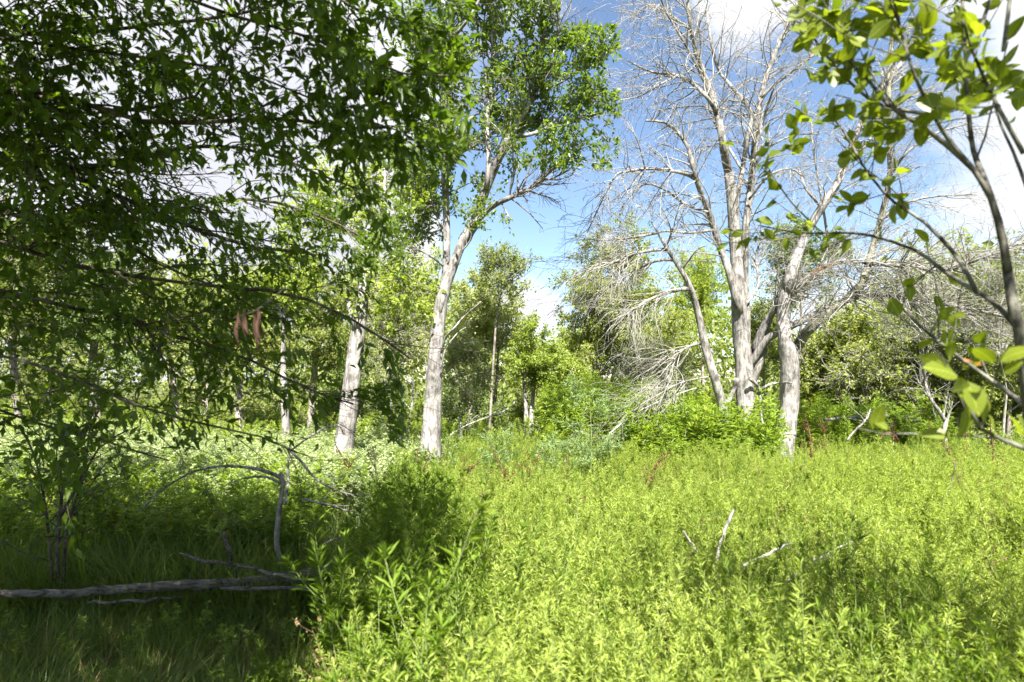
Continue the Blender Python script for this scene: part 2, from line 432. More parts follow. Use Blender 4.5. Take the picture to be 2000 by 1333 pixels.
B_BG = bark_mat("grey_bark", (.12, .10, .08), (.27, .24, .2), (.32, .32, .28), .4)
B_LOG = bark_mat("log_wood", (.07, .06, .05), (.24, .205, .17), (.3, .29, .26), .3, scale=70, stretch=.07, bump=1., axis=0)
B_RAW = bark_mat("split_wood", (.15, .085, .052), (.26, .165, .11), (.4, .3, .2), .2, scale=30)
B_STEM = bark_mat("green_stem", (.13, .17, .05), (.22, .27, .09), (.3, .33, .15), .3, scale=60, bump=.1)
B_REDSTEM = bark_mat("red_stem", (.08, .036, .02), (.15, .07, .04), (.2, .13, .07), .3, scale=60, bump=.1)

def ground_mat():
    m, t = mat_new("soil"); N = t.nodes.new; Lk = t.links.new
    out = N("ShaderNodeOutputMaterial"); p = N("ShaderNodeBsdfPrincipled"); p.inputs["Roughness"].default_value = .95; p.inputs["Specular IOR Level"].default_value = .1
    tcn = N("ShaderNodeTexCoord")
    a = N("ShaderNodeTexNoise"); a.inputs["Scale"].default_value = 7; a.inputs["Detail"].default_value = 9; a.inputs["Roughness"].default_value = .7
    b = N("ShaderNodeTexNoise"); b.inputs["Scale"].default_value = .35; b.inputs["Detail"].default_value = 4
    Lk(tcn.outputs["Object"], a.inputs["Vector"]); Lk(tcn.outputs["Object"], b.inputs["Vector"])
    r = N("ShaderNodeValToRGB"); e = r.color_ramp.elements; e[0].position = .35; e[1].position = .7; e[0].color = (.035, .03, .018, 1); e[1].color = (.11, .10, .05, 1)
    g = N("ShaderNodeValToRGB"); e = g.color_ramp.elements; e[0].position = .4; e[1].position = .65; e[0].color = (.06, .09, .025, 1); e[1].color = (.10, .13, .035, 1)
    Lk(a.outputs["Fac"], r.inputs["Fac"]); Lk(a.outputs["Fac"], g.inputs["Fac"])
    mc = N("ShaderNodeMix"); mc.data_type = "RGBA"
    Lk(b.outputs["Fac"], mc.inputs["Factor"]); Lk(r.outputs[0], mc.inputs["A"]); Lk(g.outputs[0], mc.inputs["B"])
    Lk(mc.outputs["Result"], p.inputs["Base Color"])
    bp = N("ShaderNodeBump"); bp.inputs["Distance"].default_value = .05; Lk(a.outputs["Fac"], bp.inputs["Height"]); Lk(bp.outputs[0], p.inputs["Normal"])
    Lk(p.outputs[0], out.inputs["Surface"])
    return m

# ------------------------------------------------------------------ ground
def make_ground():
    g = np.concatenate([-np.geomspace(1200, 14, 14), np.linspace(-12, 12, 49), np.geomspace(14, 1200, 14)])
    X, Y = np.meshgrid(g, g + 6, indexing="ij"); n = len(g)
    Z = terrain(X, Y) * (np.hypot(X, Y) < 60)
    idx = np.arange(n * n).reshape(n, n)
    Q = np.stack([idx[:-1, :-1], idx[1:, :-1], idx[1:, 1:], idx[:-1, 1:]], -1)
    link("ground", mesh_from("ground", np.stack([X, Y, Z], -1), quads=Q, smooth=True), ground_mat(), kind="structure")
make_ground()

# ------------------------------------------------------------------ big trees traced from the photograph
def limb_parts(root, limbs, mat, name="limb", sides=9, rough=.05, mats=None):
    return [Tubes().add(P, R, sides, rough).build(name, mats[k] if mats else mat, root) for k, (P, R) in enumerate(limbs)]

def stack(limbs, n=14):
    return np.stack([spline(P, n) if len(P) != n else P for P, _ in limbs]), np.stack([np.interp(np.linspace(0, 1, n), np.linspace(0, 1, len(R)), R) for _, R in limbs])

# --- overhanging tree at the left
def overhanging_tree():
    rng = np.random.default_rng(11)
    root = thing("overhanging_tree", "big shady tree whose leafy boughs hang in from the left edge over the dim grass", "tree", (-4.1, 2.0, 0))
    trunk = spline(np.array([[-4.1, 2.0, -.15, .24], [-4.05, 2.05, .6, .19], [-3.95, 2.1, 1.5, .17], [-3.9, 2.15, 2.6, .14], [-3.95, 2.1, 3.8, .1], [-3.9, 2.0, 5.2, .05]]), 20)
    T = (trunk[:, :3], trunk[:, 3])
    Tubes().add(*T, 12, .05).build("trunk", B_DARK, root)
    def tl(px, d0, d1, w0, w1, z):
        P, R = traced(px, d0, d1, w0, w1, 13, rng, .03)
        s = np.array([-3.93, 2.12, z]); a = spline(np.array([s, .5 * (s + P[0]) + [0, 0, .08], P[0], P[3]]), 10)[:6]
        return spline(np.concatenate([a, P]), 20), np.concatenate([np.linspace(R[0] * 1.6, R[0], 7), np.interp(np.linspace(0, 1, 13), np.linspace(0, 1, 13), R)])
    L = [tl([(0, 275), (60, 300), (120, 330), (200, 370), (260, 395), (340, 430), (420, 460), (480, 480), (560, 490), (640, 500)], 2.5, 3.1, 19, 5, 2.3),
         tl([(0, 318), (100, 325), (200, 325), (260, 305), (330, 295), (420, 285), (520, 300), (620, 340), (700, 370)], 2.7, 2.5, 15, 4, 2.5),
         tl([(0, 180), (130, 190), (260, 235), (400, 240), (520, 230), (600, 240), (680, 250), (760, 250)], 2.3, 1.9, 16, 5, 2.9),
         tl([(0, 75), (80, 62), (150, 65), (250, 55), (330, 45), (430, 35), (520, 15)], 2.4, 2.3, 13, 6, 3.2),
         tl([(60, 340), (150, 390), (230, 430), (250, 480), (320, 520), (420, 560), (500, 570)], 2.5, 2.9, 10, 4, 2.3),
         tl([(0, 560), (100, 600), (220, 610), (300, 640), (360, 665), (440, 680), (520, 720), (600, 760), (690, 790)], 2.2, 2.7, 13, 4, 1.7),
         tl([(0, 690), (150, 740), (260, 790), (400, 830), (500, 850), (580, 885)], 2.0, 2.5, 10, 3, 1.5),
         tl([(0, 470), (150, 520), (300, 545), (420, 560), (540, 570), (640, 600), (730, 650), (800, 700)], 2.4, 2.6, 12, 4, 2.0),
         tl([(300, -30), (420, 20), (560, 60), (650, 90), (740, 130), (820, 150), (900, 150)], 2.0, 1.75, 12, 4, 3.3), tl([(480, 140), (600, 190), (700, 230), (780, 255), (840, 300)], 2.1, 1.9, 9, 3, 3.0), tl([(560, -60), (680, 10), (780, 40), (870, 60), (930, 110)], 2.1, 1.9, 9, 3, 3.4),
         tl([(250, 220), (380, 190), (430, 120), (470, 60), (530, 0), (600, -60)], 2.2, 2.1, 10, 5, 2.9),
         tl([(0, 400), (110, 430), (240, 440), (380, 400), (500, 390), (620, 420), (720, 470)], 3.1, 3.6, 12, 4, 2.4),
         tl([(0, 800), (80, 830), (170, 850), (260, 880), (330, 900)], 2.6, 2.8, 8, 3, 1.3)]
    # boughs above and behind the camera's view, the ones that shade the grass
    off = []
    for tgt in [(-.27, 1.25, 3.25), (-.36, .9, 3.15), (-.42, .55, 3.2), (-.75, .55, 3.2), (-1.15, -.1, 3.1), (-.95, .2, 3.2), (-.7, .95, 3.4), (-1.3, -.4, 3.3), (-1.3, -.9, 3.2), (-1.9, -.6, 3.2), (-2.5, -.8, 3.0), (-1.9, .9, 4.2), (-2.8, 1.6, 4.0), (-3.0, .2, 4.3), (-3.6, 1.2, 5.0), (-2.2, .2, 3.9), (-1.2, .7, 3.5), (-.75, 1.5, 3.7), (-1.6, 1.6, 4.3), (-2.6, 3.2, 4.8), (-1.4, 2.6, 4.6), (-3.2, -.6, 3.6), (-1.5, -.3, 3.3), (-4.2, 4.2, 4.2), (-2.3, 1.2, 3.1), (-3.2, .6, 4.6), (-1.2, 1.1, 5.0), (-2.6, 2.2, 5.6), (-4.6, 2.8, 5.6), (-3.4, 3.6, 3.6), (-2.5, -1.0, 4.4)]:
        s = np.array([-3.93, 2.1, rng.uniform(2.2, 4.6)]); e = np.array(tgt, float)
        m = .5 * (s + e) + np.array([0, 0, .3]) + rng.normal(0, .15, 3)
        off.append((spline(np.array([s, m, e]), 20), np.linspace(.045, .01, 20)))
    allL = L + off
    limb_parts(root, L, B_DARK, "branch", 7, .05); limb_parts(root, off, B_DARK, "branch", 6, .04)
    tw = Tubes()
    Pv, Rv = stack(L, 20); Po, Ro = stack(off, 20)
    A1, r1 = spawn(rng, Pv, Rv, 330, .62, (.5, 1.0), (.06, .02, -.03), .16, 6, .3, 1, .5, .35, .35, .008)
    O1, ro1 = spawn(rng, Po, Ro, 380, .75, (.5, 1.1), (0, 0, -.02), .16, 6, .25, 1, .5, .35, .35, .01)
    A2, r2 = spawn(rng, np.concatenate([A1, spline_batch(Pv, 6)]), np.concatenate([r1, Rv[:, [0, 4, 8, 12, 16, 19]] * .5]), 2150, .27, (.5, 1.0), (.03, 0, -.05), .2, 5, .25, 1, .6, .4, .3, .003)
    E1, re1 = spawn(rng, Po[:11], Ro[:11], 330, .5, (.5, 1.2), (0, 0, -.01), .16, 6, .6, 1, .5, .35, .2, .008)
    E2, re2 = spawn(rng, E1, re1, 850, .32, (.5, 1.0), (0, 0, -.05), .2, 5, .2, 1, .6, .4, .3, .004)
    O2, ro2 = spawn(rng, O1, ro1, 1800, .34, (.5, 1.0), (0, 0, -.05), .2, 5, .2, 1, .6, .4, .3, .004)
    tw.add(A1, r1, 5).add(A2, r2, 3).add(O1, ro1, 4).add(O2, ro2, 3).add(E1, re1, 4).add(E2, re2, 3)
    tw.build("twigs", B_DARK, root, kind="stuff")
    lv = [np.concatenate(z) for z in zip(leaves_on(rng, A2, 15, .052, .36, .32, .1, .7, .008, .75), leaves_on(rng, np.concatenate([O2, E2]), 12, .085, .36, .25, .1, .6, .02, .8))]
    # the gap of sky the photograph shows between the boughs
    x, y, d = project(lv[0] + lv[1] * lv[3][:, None] * .5)
    hole = (np.hypot((x - 385) / 70, (y - 355) / 34) < 1) & (rng.random(len(x)) < .85)
    hole |= (x > 930 - 0.15 * np.maximum(y - 200, 0)) & (x < 2200) & (d > .2) & (y > -100)
    hole |= (y > 880) & (x > 170) & (d > 0.3) & (x < 1500)
    hole |= (y > 800) & (x > 200) & (x < 480) & (d > .3) & (rng.random(len(x)) < .6)
    hole |= (x < 620) & (y > 0) & (y < 480) & (d > .3) & (rng.random(len(x)) < .18)
    hole |= (x < 650) & (y > 470) & (y < 800) & (d > .3) & (rng.random(len(x)) < .28)
    hole |= (np.hypot(x - 690, y - 845) < 70) | ((np.abs(x - 850) < 60) & (y > 400) & (d > .2))
    lv = [a[~hole] for a in lv]
    big = largest_in_view(lv, 300)
    leaf_objects(lv, big, leaf_meshes("leaf", M_SHADE_VEIN), root, rng)
    leaf_part("foliage", [a[~big] for a in lv], M_SHADE_LEAF, root, LEAF4, kind="stuff")

def spline_batch(P, n):
    i = np.linspace(0, P.shape[1] - 1, n).round().astype(int)
    return P[:, i]
overhanging_tree()

# --- forked tree in the middle
def forked_tree():
    rng = np.random.default_rng(21)
    b = at(838, 905, 7.3); root = thing("forked_tree", "pale trunk forking in the middle of the clearing under a glossy green crown", "tree", (b[0], b[1], 0))
    T = traced([(838, 905), (842, 850), (846, 790), (850, 700), (858, 620), (868, 565), (885, 520), (905, 470), (930, 430)], 7.3, 7.3, [56, 44, 37, 33, 31, 28, 22, 20, 18], 0, 40, rng, .004, True)
    Tubes().add(*T, 14, .045).build("trunk", B_PALE, root)
    def t(px, w0, w1, d0=7.3, d1=7.3): return traced(px, d0, d1, w0, w1, 20, rng, .015)
    L = [t([(857, 625), (866, 570), (872, 505), (872, 440), (870, 380), (868, 320), (866, 270), (862, 230), (868, 160), (880, 80), (890, -20), (900, -120)], [9, 15, 18, 17, 16, 16, 14, 13, 12, 10, 8, 7], 0, 7.3, 7.1),
         t([(905, 470), (930, 430), (945, 380), (965, 330), (985, 285), (1010, 240), (1040, 190), (1055, 120), (1060, 40)], 27, 8, 7.3, 6.9),
         t([(922, 443), (960, 405), (1000, 385), (1040, 365), (1075, 335), (1110, 310)], 15, 5, 7.2, 6.7),
         t([(1003, 268), (1040, 262), (1080, 245), (1120, 235), (1165, 222)], 10, 4, 7.1, 6.8),
         t([(871, 470), (855, 425), (842, 398), (835, 360)], 8, 4),
         t([(870, 335), (900, 300), (925, 285), (960, 262), (985, 220)], 10, 4, 7.3, 7.8),
         t([(862, 230), (848, 190), (840, 140), (842, 80)], 8, 4, 7.2, 7.5),
         t([(950, 370), (955, 310), (950, 240), (960, 170), (965, 90), (975, 0), (980, -80)], 14, 5, 7.2, 7.7),
         t([(1035, 200), (1080, 170), (1130, 140), (1165, 95)], 8, 3, 7.0, 6.6),
         t([(880, 80), (920, 30), (950, -30), (990, -100)], 9, 4, 7.1, 7.0),
         t([(1055, 120), (1090, 60), (1080, -30)], 7, 4, 6.9, 6.6),
         t([(866, 520), (840, 500), (815, 490), (790, 502)], 6, 2, 7.3, 7.0), t([(870, 440), (845, 455), (820, 450), (800, 430)], 6, 2, 7.3, 7.6), t([(893, 500), (918, 470), (925, 430)], 5, 2, 7.3, 7.1), t([(868, 400), (840, 390), (815, 360)], 6, 2, 7.3, 7.2),
         t([(862, 690), (870, 660), (888, 640), (905, 620), (940, 590)], 5, 3, 7.15, 6.9), t([(860, 720), (872, 680), (895, 650), (910, 640)], 4, 2, 7.15, 7.0)]
    limb_parts(root, L, B_PALE, "limb", 9, .05)
    G = L[:15]; P, R = stack(G, 20)
    A1, r1 = spawn(rng, P, R, 420, .72, (.4, 1.0), (0, 0, .06), .17, 6, .3, 1, .5, .35, .3, .012)
    # low on the bole the crown stays open
    keep = project(A1[:, -1])[1] < 545; A1, r1 = A1[keep], r1[keep]
    A2, r2 = spawn(rng, A1, r1, 3300, .28, (.4, 1.0), (0, 0, .03), .2, 5, .2, 1, .6, .4, .3, .004)
    Tubes().add(A1, r1, 4).add(A2, r2, 3).build("twigs", B_PALE, root, kind="stuff")
    lv = leaves_on(rng, A2, 10, .062, .52, .1, .2, .5, .012, .6)
    x, y, d = project(lv[0])
    keep = ((x < 1000) | (y < 330 + (1000 - x) * -.1)) & ~((x > 1010) & (y > 330)) & ~((y > 330) & (rng.random(len(x)) < .2)) & ~((x > 1090) & (y < 50) ) & (x < 1208)
    lv = [a[keep] for a in lv]
    big = largest_in_view(lv, 300)
    leaf_objects(lv, big, leaf_meshes("leaf", M_CENTRE_LEAF, True, 3, 5), root, rng)
    leaf_part("foliage", [a[~big] for a in lv], M_CENTRE_LEAF, root, LEAF4, kind="stuff")
forked_tree()

# --- white trunk left of the middle
def white_trunk_tree():
    rng = np.random.default_rng(31)
    b = at(668, 905, 7.5); root = thing("white_trunk_tree", "leaning white trunk among pale weeds, left of the forked tree, sparse crown", "tree", (b[0], b[1], 0))
    T = traced([(668, 905), (677, 830), (686, 760), (693, 700), (703, 620), (713, 550), (722, 490), (735, 462), (742, 430), (750, 380)], 7.5, 7.7, [46, 40, 36, 33, 30, 26, 23, 18, 14, 9], 0, 34, rng, .004, True)
    Tubes().add(*T, 13, .045).build("trunk", B_PALE, root)
    def t(px, w0, w1, d0=7.6, d1=7.8): return traced(px, d0, d1, w0, w1, 14, rng, .02)
    L = [t([(697, 655), (688, 620), (681, 590), (678, 565)], 14, 8, 7.6, 7.5), t([(742, 430), (750, 380), (752, 330)], 13, 5), t([(720, 500), (712, 460), (700, 420), (690, 370)], 14, 5, 7.7, 8.0),
         t([(735, 470), (770, 440), (800, 420), (830, 390)], 9, 3, 7.7, 7.4), t([(725, 485), (750, 485), (772, 500), (785, 540), (790, 575)], 8, 3, 7.7, 7.5), t([(712, 470), (680, 450), (640, 430), (600, 440)], 8, 3, 7.8, 8.0)]
    limb_parts(root, L, B_PALE, "limb", 8, .05)
    P, R = stack(L[1:], 14)
    A1, r1 = spawn(rng, P, R, 120, .7, (.4, 1.1), (0, 0, .03), .2, 6, .25, 1, .5, .35, .3, .01)
    A2, r2 = spawn(rng, A1, r1, 650, .3, (.4, 1.0), (0, 0, -.02), .22, 5, .2, 1, .6, .4, .3, .004)
    Tubes().add(A1, r1, 4).add(A2, r2, 3).build("twigs", B_TWIG, root, kind="stuff")
    leaf_part("foliage", leaves_on(rng, A2, 10, .068, .5, .15, .2, .5, .015, .6), M_BG_B, root, LEAF2, kind="stuff")
white_trunk_tree()

# --- the bare dead tree and its neighbours on the right
def dead_tree():
    rng = np.random.default_rng(41)
    b = at(1474, 885, 8.6); root = thing("dead_tree", "tallest bare dead tree, grey stems splitting from one ragged base, twigs against the sky", "tree", (b[0], b[1], 0))
    D = 8.6
    T = traced([(1474, 890), (1462, 830), (1456, 770), (1451, 700), (1446, 640), (1441, 560), (1436, 470), (1431, 400), (1424, 345), (1412, 280)], D, D, [56, 44, 38, 35, 33, 30, 27, 25, 20, 18], 0, 44, rng, .004, True)
    Tubes().add(*T, 14, .06).build("trunk", B_DEAD, root)
    def t(px, w0, w1, d0=D, d1=D, n=20): return traced(px, d0, d1, w0 * .84, w1 * .84, n, rng, .02)
    L = [t([(1424, 345), (1412, 280), (1400, 222), (1385, 170), (1365, 120), (1350, 60), (1342, -10), (1335, -90)], 22, 7, D, 8.2),
         t([(1438, 400), (1450, 330), (1460, 270), (1468, 220), (1446, 190), (1425, 165), (1405, 140), (1390, 90), (1380, 20)], 15, 6, D, 9.0),
         t([(1456, 720), (1456, 620), (1453, 540), (1456, 450), (1463, 390), (1470, 330), (1476, 260), (1486, 190), (1500, 140), (1520, 90), (1550, 30), (1590, -50)], 26, 9, D + .12, 8.9),
         t([(1455, 460), (1462, 380), (1475, 300), (1492, 230), (1512, 170)], 14, 5, D + .1, 8.3),
         t([(1401, 225), (1382, 192), (1342, 156), (1312, 146), (1270, 140), (1225, 118)], 12, 4, 8.4, 7.9),
         t([(1325, 148), (1290, 165), (1250, 188), (1212, 196)], 7, 3, 8.3, 7.8),
         t([(1444, 610), (1425, 535), (1405, 480), (1386, 420), (1370, 380), (1355, 330), (1345, 290), (1325, 260), (1300, 240), (1262, 236)], 22, 6, 8.5, 8.0),
         t([(1357, 345), (1322, 336), (1270, 330), (1222, 336), (1200, 346), (1172, 400), (1140, 470)], 10, 3, 8.2, 7.6),
         t([(1260, 330), (1250, 290), (1238, 260), (1220, 245)], 5, 2, 8.0, 7.8),
         t([(1383, 415), (1340, 400), (1300, 372), (1260, 360), (1225, 390), (1205, 430)], 8, 3, 8.3, 8.6),
         t([(1393, 450), (1345, 455), (1300, 452), (1255, 460), (1210, 470)], 8, 3, 8.4, 8.2),
         t([(1350, 60), (1310, 30), (1270, 10), (1240, 30)], 6, 3, 8.3, 8.0), t([(1400, 222), (1375, 160), (1340, 90), (1300, 20), (1280, -40)], 9, 4, 8.3, 7.7),
         t([(1486, 190), (1520, 160), (1560, 130), (1610, 90), (1660, 30), (1690, -20)], 10, 4, 8.8, 8.6), t([(1470, 330), (1500, 290), (1550, 265), (1600, 262)], 7, 3, 8.7, 8.3),
         t([(1463, 390), (1500, 345), (1540, 330), (1570, 345)], 7, 3, 8.6, 8.3), t([(1448, 330), (1400, 250), (1380, 210), (1330, 210), (1290, 215)], 7, 3, 8.6, 9.2),
         # low arching limb to the right, and the one with the raw break above it
         t([(1462, 720), (1480, 690), (1502, 660), (1545, 638), (1590, 615), (1640, 592), (1690, 576), (1750, 580), (1830, 592), (1900, 605), (1990, 625)], 23, 6, 8.75, 8.1, 26),
         t([(1470, 690), (1500, 620), (1530, 590), (1560, 562), (1600, 526), (1650, 511), (1700, 516), (1780, 521), (1850, 528), (1930, 500), (2010, 470)], 20, 6, 8.8, 7.0, 26),
         t([(1452, 600), (1480, 560), (1478, 500), (1490, 450)], 10, 5, 8.7, 9.0),
         t([(1460, 770), (1490, 690), (1498, 640), (1520, 590), (1552, 520), (1560, 470)], 20, 9, 8.8, 9.3),
         # ragged hanging strips at the base
         t([(1465, 740), (1483, 760), (1486, 800), (1490, 830)], 10, 4, 8.35, 8.3), t([(1483, 770), (1495, 755), (1520, 748), (1545, 748)], 8, 5, 8.35, 8.1), t([(1452, 790), (1470, 850), (1480, 875), (1500, 890)], 14, 4, 8.35, 8.2), t([(1450, 830), (1445, 860), (1450, 900)], 6, 3, 8.3, 8.2)]
    LO = limb_parts(root, L, B_DEAD, "limb", 8, .07)
    raw = t([(1583, 541), (1600, 526), (1625, 517), (1642, 513)], 15, 12, 8.02, 7.85); raw = (raw[0] + np.array([0, -.03, 0]), raw[1] * .8)
    Tubes().add(*raw, 7, .12).build("broken_wood", B_RAW, root, label="orange raw wood where the limb has split").parent = LO[18]
    up = L[:17]; P, R = stack(up, 20)
    A1, r1 = spawn(rng, P, R, 420, .95, (.5, 1.15), (-.02, 0, -.03), .17, 7, .2, 1, .45, .3, .35, .012)
    lowP, lowR = stack(L[17:20], 20)
    C1, rc1 = spawn(rng, lowP, lowR, 300, .9, (.5, 1.2), (.05, -.02, -.02), .17, 7, .15, 1, .4, .3, .3, .009)
    A2, r2 = spawn(rng, np.concatenate([A1, C1]), np.concatenate([r1, rc1]), 2800, .42, (.5, 1.1), (0, 0, -.07), .2, 6, .15, 1, .55, .35, .35, .005)
    A3, r3 = spawn(rng, A2, r2, 8000, .17, (.5, 1.2), (0, 0, -.08), .25, 4, .1, 1, .6, .4, .3, .0025)
    r2 = np.maximum(r2, .003); r3 = np.maximum(r3, .0017)
    Tubes().add(A1, r1, 5).add(C1, rc1, 5).add(A2, r2, 3).add(A3, r3, 3).build("twigs", B_TWIG, root, kind="stuff")
dead_tree()

def leaning_dead_tree():
    rng = np.random.default_rng(42)
    b = at(1416, 830, 8.3); root = thing("leaning_dead_tree", "slim bare grey trunk leaning left beside the tallest dead tree, long drooping twigs", "tree", (b[0], b[1], 0))
    T = traced([(1418, 840), (1410, 790), (1398, 745), (1378, 680), (1365, 620), (1348, 560), (1325, 520), (1302, 485), (1285, 455), (1270, 430)], 8.3, 8.0, 24, 3, 30, rng, .004, True)
    Tubes().add(*T, 11, .05).build("trunk", B_DEAD, root)
    def t(px, w0, w1, d0=8.2, d1=7.9): return traced(px, d0, d1, w0, w1, 16, rng, .02)
    L = [t([(1348, 565), (1325, 566), (1300, 573), (1260, 590), (1225, 615)], 11, 3, 8.17, 7.6), t([(1302, 488), (1270, 490), (1230, 500), (1180, 520), (1120, 535)], 9, 2, 8.1, 7.5),
         t([(1318, 508), (1280, 510), (1240, 530), (1190, 560), (1130, 590)], 8, 2, 8.1, 8.3), t([(1285, 455), (1250, 462), (1210, 468), (1160, 470)], 7, 2), t([(1302, 485), (1310, 450), (1300, 420)], 5, 2),
         t([(1392, 690), (1370, 672), (1340, 680), (1320, 700), (1305, 745), (1300, 780)], 7, 2.5, 8.25, 7.9), t([(1390, 735), (1330, 748), (1280, 775), (1230, 805), (1190, 850)], 4, 2, 8.25, 7.6),
         t([(1412, 800), (1430, 770), (1440, 740)], 12, 10, 8.3, 8.55), t([(1330, 530), (1360, 490), (1380, 480)], 5, 2)]
    limb_parts(root, L, B_DEAD, "limb", 7, .06)
    P, R = stack(L[:7], 16)
    A1, r1 = spawn(rng, P, R, 170, .85, (.3, .9), (-.06, 0, -.09), .14, 7, .2, 1, .5, .3, .2, .008)
    A2, r2 = spawn(rng, A1, r1, 1100, .42, (.3, .9), (-.03, 0, -.1), .17, 6, .1, 1, .6, .35, .3, .004)
    Tubes().add(A1, r1, 4).add(A2, np.maximum(r2, .002), 3).build("twigs", B_TWIG, root, kind="stuff")
leaning_dead_tree()

def arching_tree():
    rng = np.random.default_rng(43)
    b = at(1533, 890, 8.3); root = thing("arching_tree", "stout grey trunk right of the ragged dead base, forking low into mossy arms", "tree", (b[0], b[1], 0))
    D = 8.3
    T = traced([(1531, 893), (1536, 850), (1540, 800), (1543, 745), (1542, 705), (1533, 660), (1529, 620), (1534, 575), (1550, 520)], D, D, [42, 40, 38, 38, 38, 30, 27, 26, 24], 0, 40, rng, .004, True)
    Tubes().add(*T, 14, .04).build("trunk", B_PALE, root)
    def t(px, w0, w1, d0=D, d1=D): return traced(px, d0, d1, w0, w1, 22, rng, .02)
    L = [t([(1534, 575), (1550, 520), (1565, 480), (1578, 450), (1605, 405), (1632, 365), (1655, 310), (1672, 265), (1695, 215), (1730, 160), (1770, 110), (1800, 40)], 25, 8, D, 8.6),
         t([(1544, 745), (1548, 712), (1558, 675), (1582, 640), (1618, 610), (1650, 588), (1682, 555), (1702, 495), (1720, 430), (1738, 350), (1737, 270), (1735, 180), (1740, 100), (1750, 10)], 25, 8, D, 8.0),
         t([(1655, 310), (1690, 285), (1720, 240), (1760, 200), (1820, 170)], 8, 3, 8.4, 8.1), t([(1605, 405), (1575, 370), (1560, 330)], 8, 3, 8.4, 8.8), t([(1720, 430), (1760, 400), (1820, 385), (1900, 380)], 7, 3, 8.1, 7.8),
         t([(1618, 470), (1590, 300), (1585, 240)], 6, 3, 8.9, 9.2), t([(1738, 345), (1770, 300), (1830, 260), (1900, 240)], 7, 3, 8.0, 7.8)]
    limb_parts(root, L, None, "limb", 8, .06, [B_PALE, B_MOSS, B_DEAD, B_DEAD, B_DEAD, B_PALE, B_DEAD])
    P, R = stack(L, 22)
    A1, r1 = spawn(rng, P, R, 240, .8, (.5, 1.15), (.03, 0, -.02), .17, 7, .3, 1, .4, .3, .3, .01)
    A2, r2 = spawn(rng, A1, r1, 1300, .4, (.5, 1.1), (.03, 0, -.06), .2, 6, .15, 1, .55, .35, .3, .005)
    A3, r3 = spawn(rng, A2, r2, 2300, .17, (.5, 1.2), (0, 0, -.06), .25, 4, .1, 1, .6, .4, .3, .0025)
    Tubes().add(A1, r1, 4).add(A2, np.maximum(r2, .002), 3).add(A3, np.maximum(r3, .0015), 3).build("twigs", B_TWIG, root, kind="stuff")
arching_tree()

